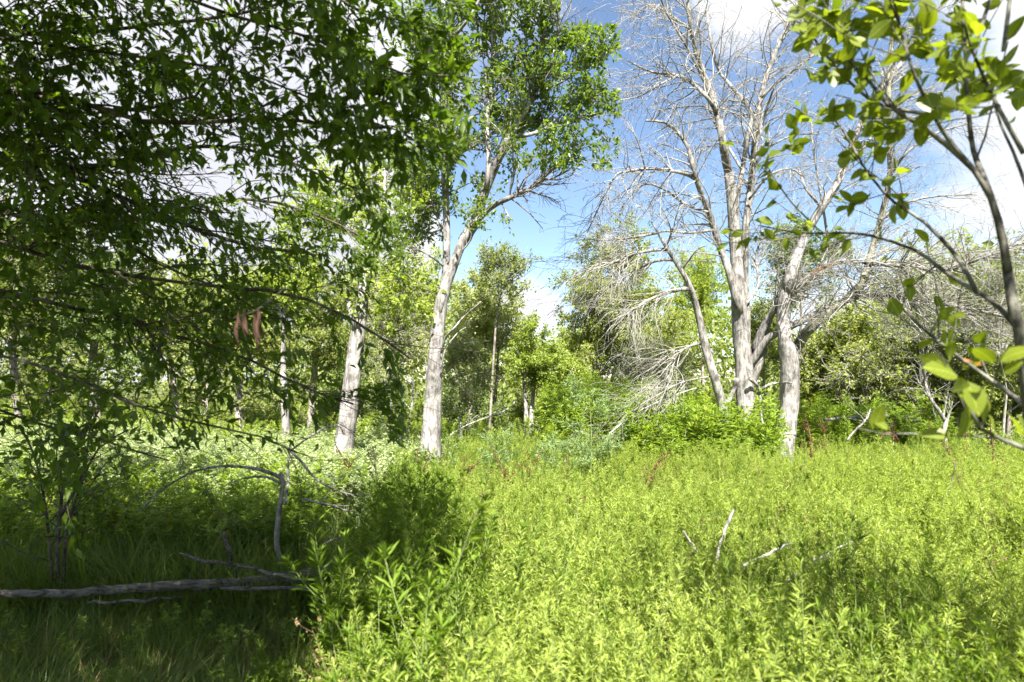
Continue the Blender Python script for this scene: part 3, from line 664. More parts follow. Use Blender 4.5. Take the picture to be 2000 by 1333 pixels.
# --- sapling close by at the right
def near_sapling():
    rng = np.random.default_rng(51)
    root = thing("near_sapling", "close sapling at the right edge, thin forked stems and big round yellow-green leaves", "tree", (1.33, 1.2, 0))
    d = 1.25
    T = traced([(2010, 760), (1998, 690), (1988, 650), (1975, 580), (1966, 520)], d, d, 32, 18, 18, rng, .004, True)
    Tubes().add(*T, 10, .04).build("trunk", B_SAP, root)
    def t(px, w0, w1, d0=d, d1=d): return traced(px, d0, d1, w0, w1, 16, rng, .02)
    L = [t([(1968, 530), (1958, 470), (1940, 400), (1918, 340), (1900, 290), (1890, 200), (1885, 100), (1880, 0), (1878, -80)], 17, 5, d, 1.35),
         t([(1936, 390), (1900, 330), (1850, 270), (1810, 200), (1780, 130), (1755, 40), (1740, -30)], 11, 5, d, 1.2),
         t([(1905, 335), (1850, 285), (1790, 240), (1740, 210), (1690, 150), (1660, 120), (1640, 60), (1610, 10)], 12, 5, 1.28, 1.35),
         t([(1830, 225), (1760, 215), (1700, 195), (1640, 140), (1600, 90), (1560, 30)], 9, 4, 1.3, 1.4),
         t([(1985, 640), (1940, 590), (1890, 560), (1830, 520), (1790, 490), (1700, 460), (1640, 455), (1560, 455), (1480, 440)], 12, 3, d, 1.9),
         t([(1910, 575), (1880, 520), (1850, 480), (1800, 430), (1740, 390), (1690, 330), (1650, 260), (1600, 200)], 10, 3, 1.28, 1.6),
         t([(1880, 0), (1870, -150), (1840, -330), (1800, -500)], 9, 4, 1.3, 1.2), t([(1755, 40), (1700, -100), (1620, -260), (1560, -420)], 8, 4, 1.25, 1.3), t([(1610, 10), (1540, -80), (1450, -200), (1380, -330)], 6, 3, 1.35, 1.4), t([(1960, 100), (1980, -80), (1990, -280), (2000, -480)], 9, 4, 1.15, 1.1), t([(1900, 100), (1960, -60), (2080, -250), (2180, -420)], 9, 4, 1.2, 1.2),
         t([(1600, 450), (1550, 400), (1520, 360), (1490, 310)], 4, 2, 1.85, 1.9),
         t([(1999, 300), (1960, 230), (1930, 170), (1900, 100), (1880, 40)], 10, 5, 1.1, 1.15), t([(2010, 380), (1980, 300), (1950, 230), (1935, 150)], 8, 4, 1.2, 1.3),
         t([(2010, 800), (1960, 760), (1910, 725), (1850, 680), (1800, 640), (1760, 600)], 12, 4, 1.3, 1.7),
         t([(2010, 880), (1960, 860), (1920, 840), (1900, 810), (1885, 770), (1890, 730)], 11, 5, 1.1, 1.0)]
    for pts in ([(1.24, 1.22, 2.0), (1.4, .8, 2.7), (1.6, .2, 3.3), (1.7, -.3, 3.6)], [(1.2, 1.25, 2.3), (1.2, .7, 3.0), (1.15, 0., 3.4)], [(1.3, 1.15, 2.2), (1.8, .8, 2.9), (2.3, .2, 3.4)], [(1.25, 1.2, 2.4), (1.5, .7, 3.2), (1.45, .3, 3.9)], [(1.3, 1.2, 2.0), (2.0, .9, 2.6), (2.7, .5, 3.1)], [(1.35, 1.1, 2.1), (1.9, .3, 2.8), (2.0, -.3, 3.2)]):  # out-of-view branches, added leaning back to shade the herbs at lower right
        L.append((spline(np.array(pts), 16), np.linspace(.012, .004, 16)))
    limb_parts(root, L, B_SAP, "branch", 7, .04)
    P, R = stack(L, 16)
    A1, r1 = spawn(rng, P, R, 210, .27, (.5, 1.1), (-.04, 0, .04), .15, 6, .3, 1, .45, .4, .3, .0035)
    Pb, Rb = P[-6:], R[-6:]; A4, r4 = spawn(rng, Pb, Rb, 280, .45, (.5, 1.2), (0, 0, .02), .2, 6, .2, 1, .5, .4, .3, .004)
    A1 = np.concatenate([A1, A4]); r1 = np.concatenate([r1, r4])
    Tubes().add(A1, np.maximum(r1, .0012), 5).build("twigs", B_SAP, root, kind="stuff")
    lv = [np.concatenate(z) for z in zip(leaves_on(rng, A1, 8, .043, .62, .15, .25, .5, .006, .5), leaves_on(rng, P[[0, 1, 2, 3, 4, 5, 11, 12, 13, 14]], 17, .044, .62, .1, .45, .3, .01, .5, .5))]
    x, y, dd = project(lv[0])
    top = (y < 230) & (x > 1560); mid = (y >= 230) & (y < 470) & (x > 1480); low = (y > 600) & (x > 1800)
    pr = np.where(top, 1., np.where(mid, .8, np.where(low, .55, .22))); keep = (rng.random(len(x)) < pr) & ~((x > 1900) & (y > 300) & (y < 600))
    lv = [a[keep] for a in lv]
    ms = leaf_meshes("leaf", M_SAP_VEIN, True, 5, 9)
    sel = largest_in_view(lv, 300)
    leaf_objects(lv, sel, ms, root, rng)
    rest = ~sel
    if rest.any(): leaf_part("foliage", [a[rest] for a in lv], M_SAP_LEAF, root, LEAF4, kind="stuff")
    # the two near leaf sprays low at the edge, and the orange dead leaf on top of them
    spot = [((1870, 735), (-.5, -.1, .2), 1.0, .062), ((1888, 745), (.1, -.3, -.8), .98, .06), ((1915, 770), (.2, 0, -.9), 1.02, .05), ((1890, 790), (-.1, 0, -1), 1., .06), ((1930, 810), (.3, 0, -.7), 1.05, .055), ((1960, 800), (.5, 0, -.5), 1.05, .06), ((1985, 810), (.4, .1, -.6), 1.1, .06), ((1840, 700), (-.4, .2, .1), 1.3, .05)]
    one = [np.array([at(*p, dd) for p, _, dd, _ in spot]), np.array([v for _, v, _, _ in spot], float), norm(np.array([[.2, -.9, .5]] * len(spot)) + rng.normal(0, .3, (len(spot), 3))), np.array([s for *_, s in spot]), np.array([s * .7 for *_, s in spot])]
    leaf_objects(one, np.ones(len(spot), bool), ms, root, rng)
    od = leaf_meshes("leaf", M_ORANGE, True, 1, 4)
    orange = [np.array([at(1884, 706, .99)]), np.array([[1, .2, .02]]), np.array([[.1, -.45, .9]]), np.array([.036]), np.array([.022])]
    n0 = len(root.children)
    leaf_objects(orange, np.ones(1, bool), od, root, rng)
    for c in root.children:
        if c.data == od[0]: c["label"] = "small orange dead leaf"
near_sapling()

# ------------------------------------------------------------------ trees beyond the clearing
def bg_tree(seed, stems, crown, d, leaf, bark, label, n=6000, size=.075, clumps=46, tw=10, name="bushy_tree", thin=.0, group="trees beyond the clearing", twigs=0, cat="tree"):
    """crown: (cx, cy, rx, ry) in photograph pixels at distance d; stems: pixel lists from the base up"""
    rng = np.random.default_rng(seed)
    s0 = stems[0][0]; b = at(s0[0], s0[1], d)
    root = thing(name, label, cat, (b[0], b[1], 0), group)
    cx, cy, rx, ry = crown
    C = at(cx, cy, d); RX, RY = rx / F * d, ry / F * d; RD = min(RX * .9, 2.2)
    LS = []
    for st in stems:
        P, R = traced(st, d, d + rng.normal(0, .15), tw, tw * .35, 14, rng, .01, True)
        Tubes().add(P, R, 8, .05).build("trunk", bark, root); LS.append((P, R))
    u = norm(rng.standard_normal((clumps, 3))) * (rng.random((clumps, 1)) ** .45)
    lump = 1 + .22 * np.sin(3 * np.arctan2(u[:, 2], u[:, 0]) + rng.uniform(0, 6)) + .12 * rng.standard_normal(clumps)
    cen = C + u * lump[:, None] * np.array([RX, RD, RY])
    cen[:, 2] = np.maximum(cen[:, 2], .5)
    tb = Tubes()
    for c in cen:
        P, R = LS[int(rng.integers(len(LS)))]
        k = int(np.clip(np.argmin(np.abs(P[:, 2] - (c[2] - .5 * np.linalg.norm(c[:2] - P[8, :2])))), 3, 12))
        m = .5 * (P[k] + c) + np.array([0, 0, .12 * np.linalg.norm(c - P[k])]) + rng.normal(0, .06, 3)
        tb.add(spline(np.array([P[k], m, c]), 7), np.linspace(min(R[k] * .5, .03), .006, 7), 4)
    V1 = np.concatenate([np.concatenate([p for p, _ in v]) for v in tb.b.values()]); R1 = np.full(V1.shape[:2], .012)
    cl = .30 * (RX * RY * RD / clumps * 4) ** (1 / 3) + .08
    A, ra = spawn(rng, V1, R1, clumps * 7, cl * 2.4, (.3, 1.2), (0, 0, .03), .25, 5, .45, 1, .5, .4, .3, .006)
    tb.add(A, np.maximum(ra, .003), 3)
    if twigs:
        A3, r3 = spawn(rng, np.concatenate([A]), ra, twigs, cl * 1.6, (.3, 1.1), (0, 0, -.04), .22, 5, .1, 1, .6, .4, .3, .004)
        tb.add(A3, np.maximum(r3, 0.0022 if n > 3000 else .0032), 3)
    tb.build("limbs", B_TWIG, root, kind="stuff")
    if n:
        per = max(1, round(n * 1.9 / len(A)))
        lv = leaves_on(rng, A, per, size, .5, .1, .2, .3, cl * .2, .6)
        leaf_part("crown", lv, leaf, root, LEAF2)
    return root

BG = [
 (101, [[(1222, 795), (1216, 720), (1214, 650), (1205, 560)], [(1160, 800), (1168, 700), (1180, 600)], [(1262, 800), (1250, 720), (1235, 620)]], (1215, 610, 150, 150), 17, M_BG_A, B_BG, "tall olive-green tree behind the drooping dead twigs, clear sky on its left", 26000, .085, 130, 10),
 (102, [[(1037, 832), (1040, 780), (1045, 720), (1042, 670)], [(1028, 826), (1026, 780), (1020, 730)]], (1045, 700, 64, 70), 14.5, M_BG_B, B_PALE, "small bright yellow-green tree with a short pale trunk at the end of the clearing", 6500, .07, 40, 12),
 (103, [[(940, 835), (945, 740), (950, 650), (955, 590)], [(962, 830), (970, 740), (975, 660)]], (948, 640, 92, 112), 16, M_BG_P, B_BG, "pale green tree standing just right of the forked pale trunk", 11000, .08, 80, 9),
 (104, [[(968, 640), (974, 600), (980, 550), (985, 500)]], (975, 535, 70, 62), 14, M_BG_A, B_BG, "slim small-crowned tree poking above the pale green one into the open sky", 2100, .075, 44, 5),
 (105, [[(1375, 800), (1372, 700), (1370, 600)]], (1370, 570, 75, 95), 20, M_BG_B, B_BG, "yellowish round tree seen between the leaning dead trunk and the tall dead stems", 6000, .085, 45, 9),
 (106, [[(606, 850), (612, 760), (620, 660), (625, 590)]], (625, 640, 75, 120), 14, M_BG_A, B_BG, "bushy tree seen behind hanging boughs left of the white trunk", 8000, .075, 60, 20),
 (107, [[(775, 835), (770, 750), (768, 660)], [(800, 835), (806, 760), (800, 660)]], (785, 640, 85, 140), 16, M_BG_P, B_TWIG, "pale twiggy tree between the white trunk and the forked trunk", 9500, .08, 80, 7),
 (108, [[(468, 850), (466, 780), (470, 700), (475, 620)]], (465, 650, 80, 120), 13, M_BG_A, B_BG, "green tree with a brownish trunk behind the brown dead leaves", 8000, .08, 60, 20),
 (109, [[(345, 850), (340, 760), (330, 650), (335, 560)]], (330, 620, 85, 140), 15, M_BG_A, B_BG, "shaded tree below the bright gap in the hanging boughs", 8000, .085, 60, 16),
 (110, [[(195, 850), (180, 740), (190, 640), (215, 560)]], (200, 600, 95, 160), 14, M_BG_C, B_BG, "dark tree with a slanting grey trunk behind the left boughs", 9000, .085, 65, 22),
 (111, [[(40, 860), (25, 700), (18, 560), (15, 420), (22, 360)]], (45, 580, 95, 190), 13, M_BG_A, B_BG, "tree with a tall thin grey trunk at the far left edge", 9000, .085, 65, 16),
 (112, [[(1560, 815), (1562, 700), (1565, 600), (1560, 500)]], (1570, 520, 85, 95), 16, M_BG_C, B_BG, "leafy green tree right behind the fork of the stout grey trunk", 7000, .08, 55, 9),
 (113, [[(1640, 815), (1645, 760), (1640, 700)]], (1640, 700, 95, 95), 12.5, M_BG_A, B_BG, "low bushy tree under the arching dead limb", 10000, .08, 80, 8),
 (114, [[(1755, 815), (1750, 750), (1745, 690)]], (1750, 700, 95, 100), 12.3, M_BG_B, B_BG, "bushy tree in the middle of the right-hand thicket", 9500, .08, 80, 8),
 (115, [[(1868, 815), (1865, 740), (1870, 680)]], (1865, 700, 95, 110), 12, M_BG_A, B_BG, "olive tree behind the low leaf spray of the sapling", 9500, .08, 55, 9),
 (116, [[(1970, 820), (1975, 740), (1970, 680)]], (1975, 710, 95, 120), 11.5, M_BG_A, B_BG, "green tree filling the far right edge behind the sapling trunk", 8000, .08, 55, 9),
 (117, [[(1490, 805), (1492, 730), (1490, 660)]], (1495, 660, 60, 110), 19, M_BG_A, B_BG, "tree glimpsed straight behind the ragged dead base", 6000, .085, 45, 8),
 (118, [[(1110, 800), (1112, 770), (1115, 740)]], (1110, 745, 45, 50), 15, M_BG_B, B_BG, "low yellow-green bush tree right of the small pale-trunked one", 4200, .07, 32, 5),
 (119, [[(900, 835), (896, 790), (900, 720)]], (905, 720, 45, 85), 10.5, M_BG_P, B_TWIG, "thin pale sapling growing from the foot of the forked trunk", 2600, .055, 40, 6),
 (120, [[(700, 840), (705, 760), (710, 680)]], (700, 730, 60, 85), 17, M_BG_C, B_BG, "dark bushy tree in the shade behind the white trunk", 6500, .085, 45, 9),
 (121, [[(560, 850), (556, 780), (553, 700), (557, 600)]], (560, 560, 65, 90), 11, M_BG_B, B_PALE, "slender white-barked tree left of the leaning white trunk", 3800, .075, 40, 20),
 (122, [[(830, 825), (835, 760), (830, 690)]], (840, 590, 75, 120), 19, M_BG_B, B_BG, "yellow-green tree glimpsed directly behind the forked trunk", 5000, .085, 45, 8),
 (123, [[(400, 840), (405, 780), (400, 700)]], (400, 720, 60, 80), 20, M_BG_P, B_BG, "pale distant tree in the sun behind the left boughs", 5000, .1, 45, 8),
 (124, [[(95, 850), (98, 790), (100, 720)]], (100, 740, 75, 80), 17, M_BG_A, B_BG, "low round tree near the left edge behind the stems of the dark shrub", 6000, .09, 45, 8),
 (125, [[(1300, 800), (1302, 750), (1298, 700)]], (1290, 700, 85, 85), 21, M_BG_A, B_BG, "dark low tree beneath the drooping twigs", 5000, .09, 45, 8),
 (126, [[(715, 835), (720, 740), (722, 650)]], (715, 560, 80, 110), 20, M_BG_P, B_BG, "tall pale tree far behind the top of the leaning white trunk", 7000, .1, 70, 8),
 (127, [[(1140, 800), (1142, 740), (1140, 690)]], (1140, 700, 70, 85), 22, M_BG_B, B_BG, "yellow-green tree far back between the olive tree and the small bright one", 6000, .1, 60, 8),
]
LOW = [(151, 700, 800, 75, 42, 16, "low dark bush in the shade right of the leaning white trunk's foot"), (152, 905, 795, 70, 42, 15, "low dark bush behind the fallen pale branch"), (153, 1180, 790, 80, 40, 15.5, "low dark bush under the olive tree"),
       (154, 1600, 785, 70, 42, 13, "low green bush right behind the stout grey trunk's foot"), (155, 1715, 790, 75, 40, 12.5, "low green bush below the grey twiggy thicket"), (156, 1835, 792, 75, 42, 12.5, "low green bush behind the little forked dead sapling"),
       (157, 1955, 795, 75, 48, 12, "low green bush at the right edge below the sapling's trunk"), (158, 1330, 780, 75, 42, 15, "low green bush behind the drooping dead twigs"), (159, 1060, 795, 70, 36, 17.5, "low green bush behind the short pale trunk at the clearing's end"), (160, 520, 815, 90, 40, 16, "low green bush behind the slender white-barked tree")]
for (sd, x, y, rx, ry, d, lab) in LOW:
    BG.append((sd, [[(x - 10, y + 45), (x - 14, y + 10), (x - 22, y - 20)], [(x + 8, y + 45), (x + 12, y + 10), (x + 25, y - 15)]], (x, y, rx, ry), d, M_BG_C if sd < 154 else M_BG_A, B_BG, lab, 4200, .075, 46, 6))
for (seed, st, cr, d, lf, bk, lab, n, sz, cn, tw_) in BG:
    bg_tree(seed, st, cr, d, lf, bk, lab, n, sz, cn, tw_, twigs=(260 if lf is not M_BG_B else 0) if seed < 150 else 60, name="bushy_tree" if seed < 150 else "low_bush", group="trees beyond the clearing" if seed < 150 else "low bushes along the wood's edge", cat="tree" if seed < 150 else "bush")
# bare grey thickets
for (seed, st, cr, d, lab, tg) in [
    (131, [[(1700, 820), (1690, 780), (1680, 740)], [(1720, 822), (1735, 780), (1745, 750)]], (1700, 745, 105, 62), 11.5, "grey twiggy thicket with few leaves, right of the stout trunk under the arching limb", 450),
    (132, [[(1840, 825), (1850, 770), (1860, 700)], [(1830, 825), (1815, 780), (1790, 740)]], (1840, 640, 120, 110), 11, "tangled twiggy bush with few leaves behind the sapling stems", 450),
    (133, [[(1960, 830), (1965, 760), (1950, 690)]], (1940, 560, 110, 130), 10.5, "tall twiggy bush with few leaves high at the right edge", 420),
    (134, [[(1250, 800), (1255, 760), (1260, 720)], [(1310, 800), (1300, 750), (1290, 710)]], (1270, 730, 85, 70), 12, "grey twiggy bush below the drooping dead twigs", 1200),
    (135, [[(760, 830), (765, 740), (760, 650)]], (770, 640, 55, 110), 12.5, "pale twiggy bush between the two white trunks", 900)]:
    bg_tree(seed, st, cr, d, M_BG_A, B_TWIG, lab, 1900, .07, 46, 6, "twiggy_bush", group="twiggy bushes", twigs=tg, cat="bush")

# far wood that closes the view
def far_wood():
    rng = np.random.default_rng(77)
    n = 52000
    ang = rng.uniform(-1.05, 1.05, n); r = rng.uniform(27, 46, n)
    x = np.sin(ang) * r; y = np.cos(ang) * r
    top = 6.0 + 1.6 * np.sin(ang * 9 + 1) + 1.1 * np.sin(ang * 23) + .5 * np.sin(ang * 51 + r) + (r - 30) * .06
    top = np.where(np.abs(ang - .04) < .09, np.minimum(top, 3.8), top)
    z = top * rng.random(n) ** .7
    pos = np.stack([x, y, z], 1)
    lv = (pos, rng.standard_normal((n, 3)), rng.standard_normal((n, 3)) + [0, -.5, .8], rng.uniform(.22, .46, n), rng.uniform(.14, .27, n))
    V, T = leaf_arrays(LEAF2, *lv)
    o = link("far_wood", mesh_from("far_wood", V, tris=T), M_BG_A, kind="stuff", label="distant wood closing off the clearing on every side", category="wood")
far_wood()

# ------------------------------------------------------------------ ground cover, scattered as plants
def blade_ribbon(rng, h, w, lean, n=5):
    a = rng.uniform(0, 6.28); t = np.linspace(0, 1, n)
    out = np.stack([np.cos(a) * lean * t ** 2 * h, np.sin(a) * lean * t ** 2 * h, h * t * (1 - .35 * lean * t)], 1)
    s = np.array([-np.sin(a), np.cos(a), 0]) * w * .5
    wd = (1 - t ** 1.6)[:, None]
    V = np.stack([out - s * wd, out + s * wd], 1).reshape(-1, 3)
    Q = [(2 * i, 2 * i + 1, 2 * i + 3, 2 * i + 2) for i in range(n - 1)]
    return V, Q

def proto_grass(name, mat, seed, h=.5, nb=24, w=.007, lean=(.2, .9), spread=.05):
    rng = np.random.default_rng(seed); Vs, Qs, o = [], [], 0
    for _ in range(nb):
        V, Q = blade_ribbon(rng, h * rng.uniform(.55, 1.1), w * rng.uniform(.7, 1.3), rng.uniform(*lean))
        V = V + np.append(rng.normal(0, spread, 2), -.02)
        Vs.append(V); Qs.append(np.array(Q) + o); o += len(V)
    me = mesh_from(name, np.concatenate(Vs), quads=np.concatenate(Qs), smooth=True); me.materials.append(mat)
    return bpy.data.objects.new(name, me)

def proto_herb(name, mat, stem, seed, h=.75, nl=60, ll=.05, lw=.2, shoots=4, low=.25, rise=.75, droop=0., tip=14):
    """upright leafy herb: stem, side shoots, spirally set leaves, a tuft at each tip"""
    rng = np.random.default_rng(seed)
    lean = rng.normal(0, .06, 2); t = np.linspace(0, 1, 6)
    main = np.stack([lean[0] * t ** 1.5 * h, lean[1] * t ** 1.5 * h, h * t], 1)
    tb = Tubes().add(main, np.linspace(.004, .0012, 6), 3)
    axes = [(main, nl, ll, tip)]
    if shoots:
        S, R = spawn(rng, main[None], np.full((1, 6), .003), shoots, h * .3, (.5, .9), (0, 0, .18), .08, 5, .5, .92, .6, .4, .2)
        tb.add(S, R, 3)
        axes += [(s, int(nl * .33), ll * .8, tip // 2 + 2) for s in S]
    L = [[], [], [], [], []]
    for ax, k, l0, tp in axes:
        n = len(ax); tt = np.concatenate([rng.uniform(low if ax is main else .1, 1, k), rng.uniform(.9, 1, tp)]); u = tt * (n - 1.001); i = u.astype(int); f = (u - i)[:, None]
        pos = ax[i] + (ax[i + 1] - ax[i]) * f; T = norm(ax[i + 1] - ax[i])
        a = np.arange(len(tt)) * 2.4 + rng.uniform(0, 6)
        out = np.stack([np.cos(a), np.sin(a), np.zeros(len(tt))], 1)
        up = np.where(tt > .9, rise + .6, rise)[:, None]
        D = norm(out + T * up * rng.uniform(.5, 1.3, (len(tt), 1)) + rng.normal(0, .15, (len(tt), 3)) - np.array([0, 0, droop]))
        N = norm(np.array([0, 0, 1.]) - D * D[:, 2:] + .25 * rng.standard_normal((len(tt), 3)))
        ln = l0 * rng.uniform(.65, 1.2, len(tt)) * np.where(tt > .93, .65, 1)
        for q, w in zip(L, (pos, D, N, ln, ln * lw)): q.append(w)
    V, T = leaf_arrays(LEAF2, *[np.concatenate(q) for q in L])
    SV, SQ = tb.arrays()
    me = mesh_from(name, np.concatenate([SV, V]), tris=T + len(SV), quads=SQ)
    me.materials.append(mat); me.materials.append(stem)
    mi = np.concatenate([np.zeros(len(T), np.int32), np.ones(len(SQ), np.int32)])
    if len(mi) == len(me.polygons): me.polygons.foreach_set("material_index", mi)
    return bpy.data.objects.new(name, me)

def scatter(name, label, cat, protos, xy, scale, seed, tilt=.12, zoff=0.0):
    rng = np.random.default_rng(seed); n = len(xy)
    coll = bpy.data.collections.new(name + "_sources")
    for p in protos: coll.objects.link(p)
    P = np.column_stack([xy, terrain(xy[:, 0], xy[:, 1]) + zoff])
    me = bpy.data.meshes.new(name); me.vertices.add(n); me.vertices.foreach_set("co", P.astype(np.float32).ravel())
    a = me.attributes.new("rot", "FLOAT_VECTOR", "POINT"); a.data.foreach_set("vector", np.column_stack([rng.normal(0, tilt, n), rng.normal(0, tilt, n), rng.uniform(0, 6.28, n)]).astype(np.float32).ravel())
    a = me.attributes.new("size", "FLOAT", "POINT"); a.data.foreach_set("value", np.asarray(scale, np.float32))
    a = me.attributes.new("pick", "INT", "POINT"); a.data.foreach_set("value", rng.integers(0, len(protos), n).astype(np.int32))
    g = bpy.data.node_groups.new(name, "GeometryNodeTree")
    g.interface.new_socket("Geometry", in_out="INPUT", socket_type="NodeSocketGeometry"); g.interface.new_socket("Geometry", in_out="OUTPUT", socket_type="NodeSocketGeometry")
    N = g.nodes.new; Lk = g.links.new
    gi, go = N("NodeGroupInput"), N("NodeGroupOutput")
    ci = N("GeometryNodeCollectionInfo"); ci.inputs["Collection"].default_value = coll; ci.inputs["Separate Children"].default_value = True; ci.inputs["Reset Children"].default_value = True
    ip = N("GeometryNodeInstanceOnPoints"); ip.inputs["Pick Instance"].default_value = True
    def attr(nm, dt):
        q = N("GeometryNodeInputNamedAttribute"); q.data_type = dt; q.inputs["Name"].default_value = nm; return q.outputs["Attribute"]
    mp_ = N("GeometryNodeMeshToPoints")
    Lk(gi.outputs[0], mp_.inputs["Mesh"]); Lk(mp_.outputs[0], ip.inputs["Points"]); Lk(ci.outputs[0], ip.inputs["Instance"])
    Lk(attr("pick", "INT"), ip.inputs["Instance Index"])
    e2r = N("FunctionNodeEulerToRotation"); Lk(attr("rot", "FLOAT_VECTOR"), e2r.inputs[0]); Lk(e2r.outputs[0], ip.inputs["Rotation"])
    Lk(attr("size", "FLOAT"), ip.inputs["Scale"]); Lk(ip.outputs[0], go.inputs[0])
    o = bpy.data.objects.new(name, me); COL.objects.link(o)
    o.modifiers.new("scatter", "NODES").node_group = g
    o["kind"] = "stuff"; o["label"] = label; o["category"] = cat
    return o

def field(rng, n, y0, y1, xl, xr, power=1.0):
    """random ground points between y0 and y1, x between xl(y) and xr(y)"""
    k = n * 3; y = y0 + (y1 - y0) * rng.random(k) ** power
    a, b = xl(y), xr(y); w = np.maximum(b - a, 0)
    y = y[rng.random(k) < w / w.max()][:n]; a, b = xl(y), xr(y)
    return np.column_stack([a + (b - a) * rng.random(len(y)), y])

def patch_noise(xy, s, seed):
    r = np.random.default_rng(seed); v = 0
    for k in range(5):
        d = r.normal(0, 1, 2); v = v + np.sin((xy @ d) * s * (1 + .5 * k) + r.uniform(0, 6)) / (1 + .4 * k)
    return v / 2.2

rg = np.random.default_rng(200)
edge_l = lambda y: np.interp(y, [1, 2.2, 3.8, 5, 7, 9], [-.25, -.58, -.98, -.95, -1.3, -1.6])
# bright herbs
P_bright = [proto_herb("herb", M_HERB, B_STEM, 300 + i, .74 + .03 * i, 135, .035, .155, 7) for i in range(6)]
xy = np.concatenate([field(rg, 7000, 1.0, 4.5, edge_l, lambda y: y * .95 + 1.2), field(rg, 12500, 4.5, 8.8, edge_l, lambda y: y * .97 + 1.2)])
pn = patch_noise(xy, 1.3, 5)
gap = (np.hypot((xy[:, 0] - 1.55) / .45, (xy[:, 1] - 3.05) / .35) < 1) | (np.hypot((xy[:, 0] - 2.35) / .28, (xy[:, 1] - 2.5) / .5) < 1)
keep = (rg.random(len(xy)) < .66 + .6 * pn) & ~(gap & (rg.random(len(xy)) < .75)); xy = xy[keep]; pn = pn[keep]
sc_ = (.80 + .17 * pn + .17 * rg.standard_normal(len(xy)))
sc_ *= np.interp(xy[:, 1], [4, 5.5, 9], [1, .84, .76])
for hx, hy, hr in zip(rg.uniform(-.3, 6, 60), rg.uniform(1.7, 8, 60), rg.uniform(.1, .26, 60)):
    m_ = np.hypot(xy[:, 0] - hx, (xy[:, 1] - hy) * .8) < hr; sc_[m_] *= rg.uniform(.35, .75)
scatter("bright_herbs", "bright yellow-green leafy herbs filling the sunny clearing in front", "herbs", P_bright, xy, np.clip(sc_, .4, 1.25), 1)
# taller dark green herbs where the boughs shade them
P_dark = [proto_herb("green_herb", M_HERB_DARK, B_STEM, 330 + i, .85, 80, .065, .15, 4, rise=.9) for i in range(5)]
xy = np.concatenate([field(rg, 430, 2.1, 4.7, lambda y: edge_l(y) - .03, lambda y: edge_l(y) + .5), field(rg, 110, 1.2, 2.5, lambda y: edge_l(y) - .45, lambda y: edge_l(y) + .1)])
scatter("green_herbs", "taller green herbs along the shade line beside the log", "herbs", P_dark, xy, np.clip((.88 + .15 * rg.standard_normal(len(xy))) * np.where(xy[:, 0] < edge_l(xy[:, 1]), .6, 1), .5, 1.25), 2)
# grass under the boughs
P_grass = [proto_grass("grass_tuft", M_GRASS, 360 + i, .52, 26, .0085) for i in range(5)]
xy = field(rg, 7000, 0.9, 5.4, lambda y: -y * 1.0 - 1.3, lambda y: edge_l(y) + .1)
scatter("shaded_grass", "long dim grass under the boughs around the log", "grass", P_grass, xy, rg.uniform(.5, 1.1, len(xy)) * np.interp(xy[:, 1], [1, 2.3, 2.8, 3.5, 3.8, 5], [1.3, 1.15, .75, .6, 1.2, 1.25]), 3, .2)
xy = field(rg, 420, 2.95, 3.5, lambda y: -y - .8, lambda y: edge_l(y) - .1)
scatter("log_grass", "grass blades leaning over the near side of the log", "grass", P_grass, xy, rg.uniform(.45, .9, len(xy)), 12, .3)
P_dry = [proto_grass("dry_tuft", M_DRY, 380 + i, .42, 24, .005, (.5, 1.4), .08) for i in range(4)]
xy = np.concatenate([field(rg, 320, 1.1, 3.3, lambda y: -y - 1, lambda y: edge_l(y) - .1), field(rg, 170, 3.9, 5.0, lambda y: y * 0 - 1.9, lambda y: y * 0 - .8), field(rg, 60, 2.7, 3.3, lambda y: y * 0 + 1.3, lambda y: y * 0 + 1.8), field(rg, 260, 1.6, 8.5, edge_l, lambda y: y * .95)])
scatter("dry_grass", "brown withered grass near the log", "grass", P_dry, xy, rg.uniform(.6, 1.1, len(xy)), 4, .3)
# grass and slimmer greens mixed into the herbs, in patches
P_mead = [proto_grass("meadow_tuft", M_BROAD, 370 + i, .8, 14, .006, (.1, .5), .06) for i in range(3)] + [proto_herb("slim_herb", M_HERB_DARK, B_STEM, 374 + i, .86, 60, .05, .13, 3, rise=1.1) for i in range(3)]
xy = field(rg, 5200, 1.3, 8.8, edge_l, lambda y: y * .97 + 1.0)
pn = patch_noise(xy, 1.1, 23) + .7 * np.exp(-((xy[:, 0] - 1.3) ** 2 + (xy[:, 1] - 2.1) ** 2)); keep = rg.random(len(xy)) < np.clip(.12 + .75 * pn, .03, 1); xy = xy[keep]
scatter("meadow_grass", "patches of slim green herbs and grass mixed through the bright meadow", "grass", P_mead, xy, rg.uniform(.6, 1.08, len(xy)), 9)
P_yel = [proto_herb("yellow_herb", M_BROAD, B_STEM, 386 + i, .8, 90, .04, .13, 8, rise=.95) for i in range(3)]
xy = field(rg, 4200, 1.5, 8.6, edge_l, lambda y: y * .97 + 1.0); pn = patch_noise(xy, .8, 41); keep = rg.random(len(xy)) < np.clip(.05 + .8 * pn, .02, 1); xy = xy[keep]
scatter("yellow_herbs", "patches of yellower feathery herbs in the bright meadow", "herbs", P_yel, xy, rg.uniform(.6, 1.05, len(xy)) * np.interp(xy[:, 1], [4, 5.5, 9], [1, .86, .78]), 10)
